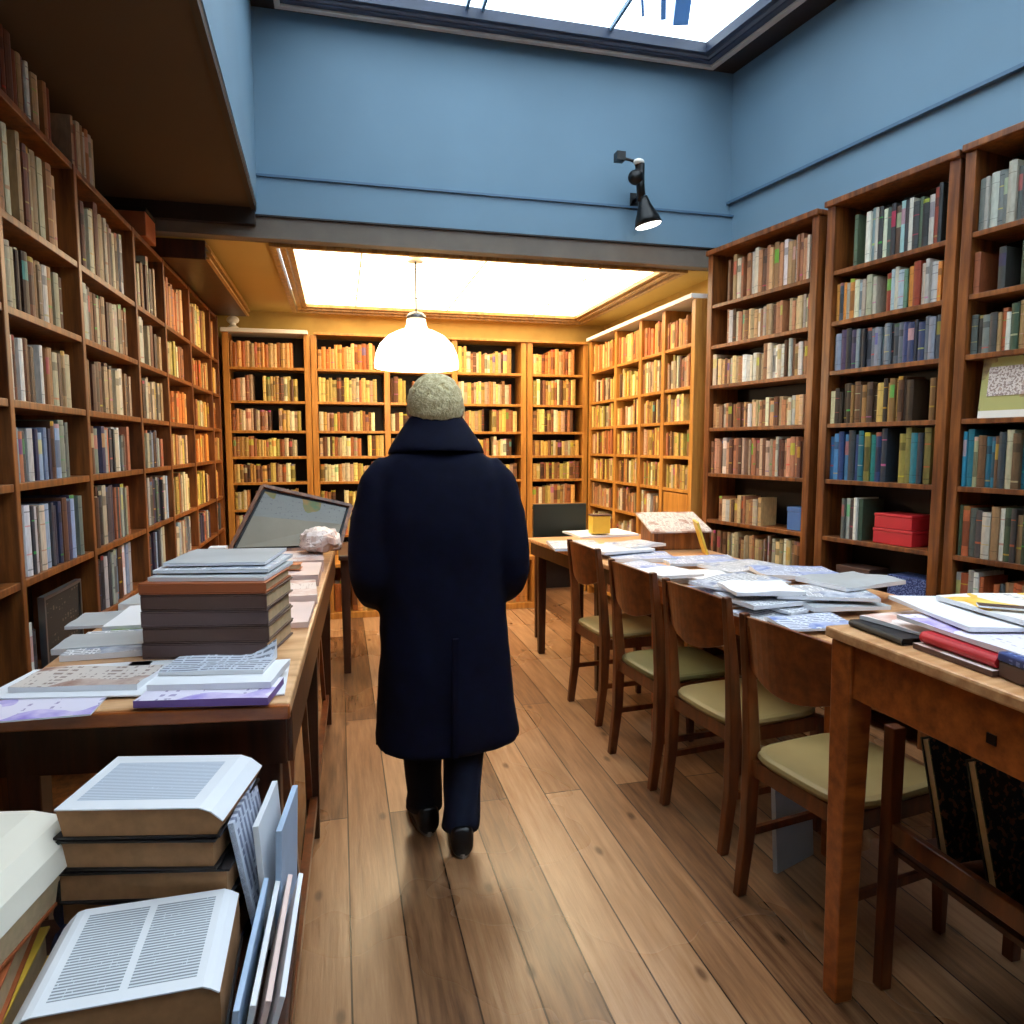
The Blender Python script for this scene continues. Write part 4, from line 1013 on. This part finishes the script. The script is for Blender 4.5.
# collar
mb = MB(); rs = []
for (r0, z_, k2) in ((.168,1.372,1),(.158,1.40,1),(.122,1.452,1),(.093,1.495,1),(.084,1.50,1),(.080,1.46,1),(.075,1.40,1)):
    rs.append([(-.016+r0*1.0*math.cos(q), .008+r0*.82*math.sin(q), z_+.012*math.sin(q*1)*-1) for q in [2*math.pi*j/40 for j in range(40)]])
mb.rings(rs, caps=False)
c_ = mb.build('collar', M['coat'], pe, smooth=True); so = c_.modifiers.new('s','SOLIDIFY'); so.thickness = .008
ss = c_.modifiers.new('u','SUBSURF'); ss.levels = 1; ss.render_levels = 1
mb = MB().box(-.012,.006,-.01,.0,0,.42,0,Matrix.Translation((.015,-.166,.36))@Matrix.Rotation(R(4.5),4,'X')); 
mb.build('back_seam', M['coat'], pe)
# body
HX, HY, HZ = -.016, .02, 1.535
mb = MB()
mb.ell((HX,HY,HZ),(.080,.097,.098),28,18); mb.ell((HX,HY+.025,HZ-.045),(.056,.066,.062),24,14)   # skull, jaw
mb.ell((HX,HY+.093,HZ-.022),(.013,.022,.022),12,8); mb.ell((HX,HY+.098,HZ-.032),(.016,.014,.011),12,8)     # nose
mb.ell((HX,HY+.080,HZ-.062),(.024,.012,.008),14,8); mb.ell((HX,HY+.080,HZ-.073),(.020,.012,.007),14,8)  # lips
for s_ in (-1,1):
    mb.ell((HX+s_*.09,HY-.002,HZ-.012),(.010,.02,.032),12,10)    # ears
    mb.ell((HX+s_*.03,HY+.082,HZ+.016),(.02,.01,.006),12,8)   # brows
mb.tube([(HX,HY-.01,HZ-.04),(-.016,.005,1.42),(-.014,0,1.36)],[.058,.056,.075],20)
mb.rings([sring(-.01,0,z_,a,b_,2.2,28) for z_, a, b_ in ((.80,.16,.11),(.92,.165,.115),(1.05,.145,.105),(1.2,.165,.11),(1.3,.16,.1),(1.36,.09,.075))])
for s_ in (-1,1):
    mb.tube([(s_*.15,0,1.30),(s_*.235,-.025,1.1),(s_*.252,-.03,.96),(s_*.23,.07,.888),(s_*.20,.145,.875)],[.05,.042,.038,.034,.026],14)
    # palm and fingers sliding into the coat pocket
    P0 = Vector((s_*.198,.155,.872)); P1 = Vector((s_*.172,.185,.825))
    mb.tube([P0,(P0+P1)/2,P1],[.026,.036,.034],14)
    for q in range(4):
        off = Vector((s_*(-.022+.015*q)*.6, (.0), (-.012+.008*q)))
        L_ = [.072,.08,.076,.06][q]
        b0 = P1+off; mb.tube([b0, b0+Vector((-s_*.03,.012,-.03))*(L_/.08), b0+Vector((-s_*.062,.006,-.05))*(L_/.08)],[.0095,.009,.0075],8)
    mb.tube([P0+Vector((-s_*.01,.01,.0)),P0+Vector((-s_*.045,.035,-.01)),P0+Vector((-s_*.07,.04,-.03))],[.011,.0105,.0085],8)
legs = {-1: (-.063,.09), 1: (.045,-.075)}
for s_ in (-1,1):
    fx, fy = legs[s_]
    mb.tube([(s_*.085,0,.84),(s_*.08+fx*.3,.01+fy*.3,.5),(fx*1.0+.002,fy*.9-.01,.12),(fx,fy-.012,.07)],[.085,.058,.04,.038],16)
    mb.tube([(fx,fy-.03,.045),(fx+s_*.01,fy+.06,.04),(fx+s_*.018,fy+.14,.032)],[.036,.038,.028],14)
remesh(mb.build('body', M['skin'], pe, smooth=True), .0075, 3)
# eyes
for s_ in (-1,1):
    e = MB().ell((HX+s_*.03,HY+.083,HZ+.002),(.012,.008,.008),14,10).build('eye', M['white'], pe, smooth=True)
    MB().ell((HX+s_*.03,HY+.0905,HZ+.002),(.005,.0025,.005),10,8).build('iris', M['matte_black'], e, smooth=True)
# hair
mb = MB(); K, L = 40, 22; rs = []
for i in range(L+1):
    t_ = math.pi*.5*(i/L)*1.0
    row = []
    for j in range(K):
        a = 2*math.pi*j/K; back = .5-.5*math.sin(a)      # 1 at the back of the head
        ph = (1-i/L)*math.pi*(.44+.24*back)+.02; nn = 1+.05*mnoise.noise(Vector((math.cos(a)*4,math.sin(a)*4,ph*5)))
        row.append((HX+.098*nn*math.sin(ph)*math.cos(a), HY-.004+.112*nn*math.sin(ph)*math.sin(a), HZ+.004+.108*nn*math.cos(ph)))
    rs.append(row)
mb.rings(rs, caps=False); h_ = mb.build('hair', M['hair'], pe, smooth=True); so = h_.modifiers.new('s','SOLIDIFY'); so.thickness = .014; so.offset = -1
# glasses
mb = MB()
for s_ in (-1,1):
    mb.tube([(HX+s_*.03+.024*math.cos(q),HY+.1,HZ+.002+.018*math.sin(q)) for q in [2*math.pi*j/16 for j in range(17)]],.0018,6)
    mb.tube([(HX+s_*.056,HY+.1,HZ+.006),(HX+s_*.08,HY+.06,HZ+.006),(HX+s_*.09,HY-.02,HZ+.004),(HX+s_*.086,HY-.045,HZ-.02)],.003,6)
mb.tube([(HX-.008,HY+.1,HZ+.004),(HX+.008,HY+.1,HZ+.004)],.002,6)
mb.build('glasses', M['black'], pe)
# trousers and shoes
for s_, mk in ((-1,'trouser'),(1,'denim')):
    fx, fy = legs[s_]
    mb = MB(); rs = []
    for i, (t_, r_) in enumerate(((0,.088),(.25,.08),(.5,.072),(.75,.066),(.88,.064),(.95,.066),(1,.067))):
        zq = .60*(1-t_)+.075*t_; cx = (s_*.083)*(1-t_)+fx*t_; cy = .0*(1-t_)+(fy-.01)*t_
        rs.append([(cx+r_*math.cos(q)*(1+.04*math.sin(3*q+i*2)), cy+r_*math.sin(q)*(1+.04*math.cos(2*q+i)), zq) for q in [2*math.pi*j/24 for j in range(24)]])
    mb.rings(rs, caps=False); tr = mb.build('trouser_leg', M[mk], pe, smooth=True); so = tr.modifiers.new('s','SOLIDIFY'); so.thickness = .006
    sh = MB(); yaw = s_*-.10; Mx = Matrix.Translation((fx,fy-.005,0))@Matrix.Rotation(yaw,4,'Z')
    pr = [(-.085,.0,.03,.10),(-.075,.0,.038,.108),(-.03,.0,.042,.105),(.03,.0,.043,.085),(.09,.0,.047,.065),(.14,.0,.044,.055),(.175,.0,.03,.045),(.188,0,.012,.035)]
    rs = []
    for y_, _, w_, h_2 in pr:
        rs.append([(w_*math.copysign(abs(math.cos(q))**.6,math.cos(q)), y_, .010+(h_2-.010)*(.5+.5*math.copysign(abs(math.sin(q))**.7,math.sin(q)))) for q in [2*math.pi*j/20 for j in range(20)]])
    sh.rings(rs, M_=Mx); so_ = sh.build('shoe', M['shoe'], pe, smooth=True)
    sl = MB(); rs = []
    for z_ in (0,.016): rs.append([( .040*math.cos(q), .05+.138*math.sin(q), z_) for q in [2*math.pi*j/28 for j in range(28)]])
    sl.rings(rs, M_=Mx); sl.build('sole', M['sole'], so_)

# ------------------------------------------------------------------ light
w = bpy.data.worlds.new('World'); sc.world = w; w.use_nodes = True
bg = w.node_tree.nodes['Background']; bg.inputs[0].default_value = (.84,.93,1,1); bg.inputs[1].default_value = 4.2
def area(name, loc, rot, sx, sy, col, power, portal=False):
    l = bpy.data.lights.new(name, 'AREA'); l.shape = 'RECTANGLE'; l.size = sx; l.size_y = sy; l.color = col; l.energy = power
    o = bpy.data.objects.new(name, l); C.objects.link(o); o.location = loc; o.rotation_euler = rot
    if portal: l.cycles.is_portal = True
    return o
area('skylight_portal', (1.2,1.4,3.95), (0,0,0), 3.4, 5.8, (1,1,1), 1, True)
l = bpy.data.lights.new('pendant_bulb','POINT'); l.energy = 22; l.color = (1,.80,.52); l.shadow_soft_size = .08
o = bpy.data.objects.new('pendant_bulb', l); C.objects.link(o); o.location = (.50,4.62,1.84)
l = bpy.data.lights.new('spot_bulb','SPOT'); l.energy = 15; l.color = (1,.9,.75); l.spot_size = R(80)
o = bpy.data.objects.new('spot_bulb', l); C.objects.link(o); o.location = (1.88,WB-.2,2.70); o.rotation_euler = (R(-15),0,0)

# ------------------------------------------------------------------ camera and view
cam = bpy.data.cameras.new('Camera'); co = bpy.data.objects.new('Camera', cam); C.objects.link(co)
cam.sensor_width = 36; cam.lens = 36*F/1024; cam.clip_start = .05
co.location = (0,0,H); co.rotation_euler = (R(90)-PITCH, 0, -YAW); sc.camera = co
sc.view_settings.view_transform = 'Standard'; sc.view_settings.look = 'None'; sc.view_settings.gamma = 1
sc.view_settings.use_curve_mapping = False; sc.view_settings.exposure = 0
sc.cycles.max_bounces = 8; sc.cycles.diffuse_bounces = 3; sc.cycles.use_denoising = True
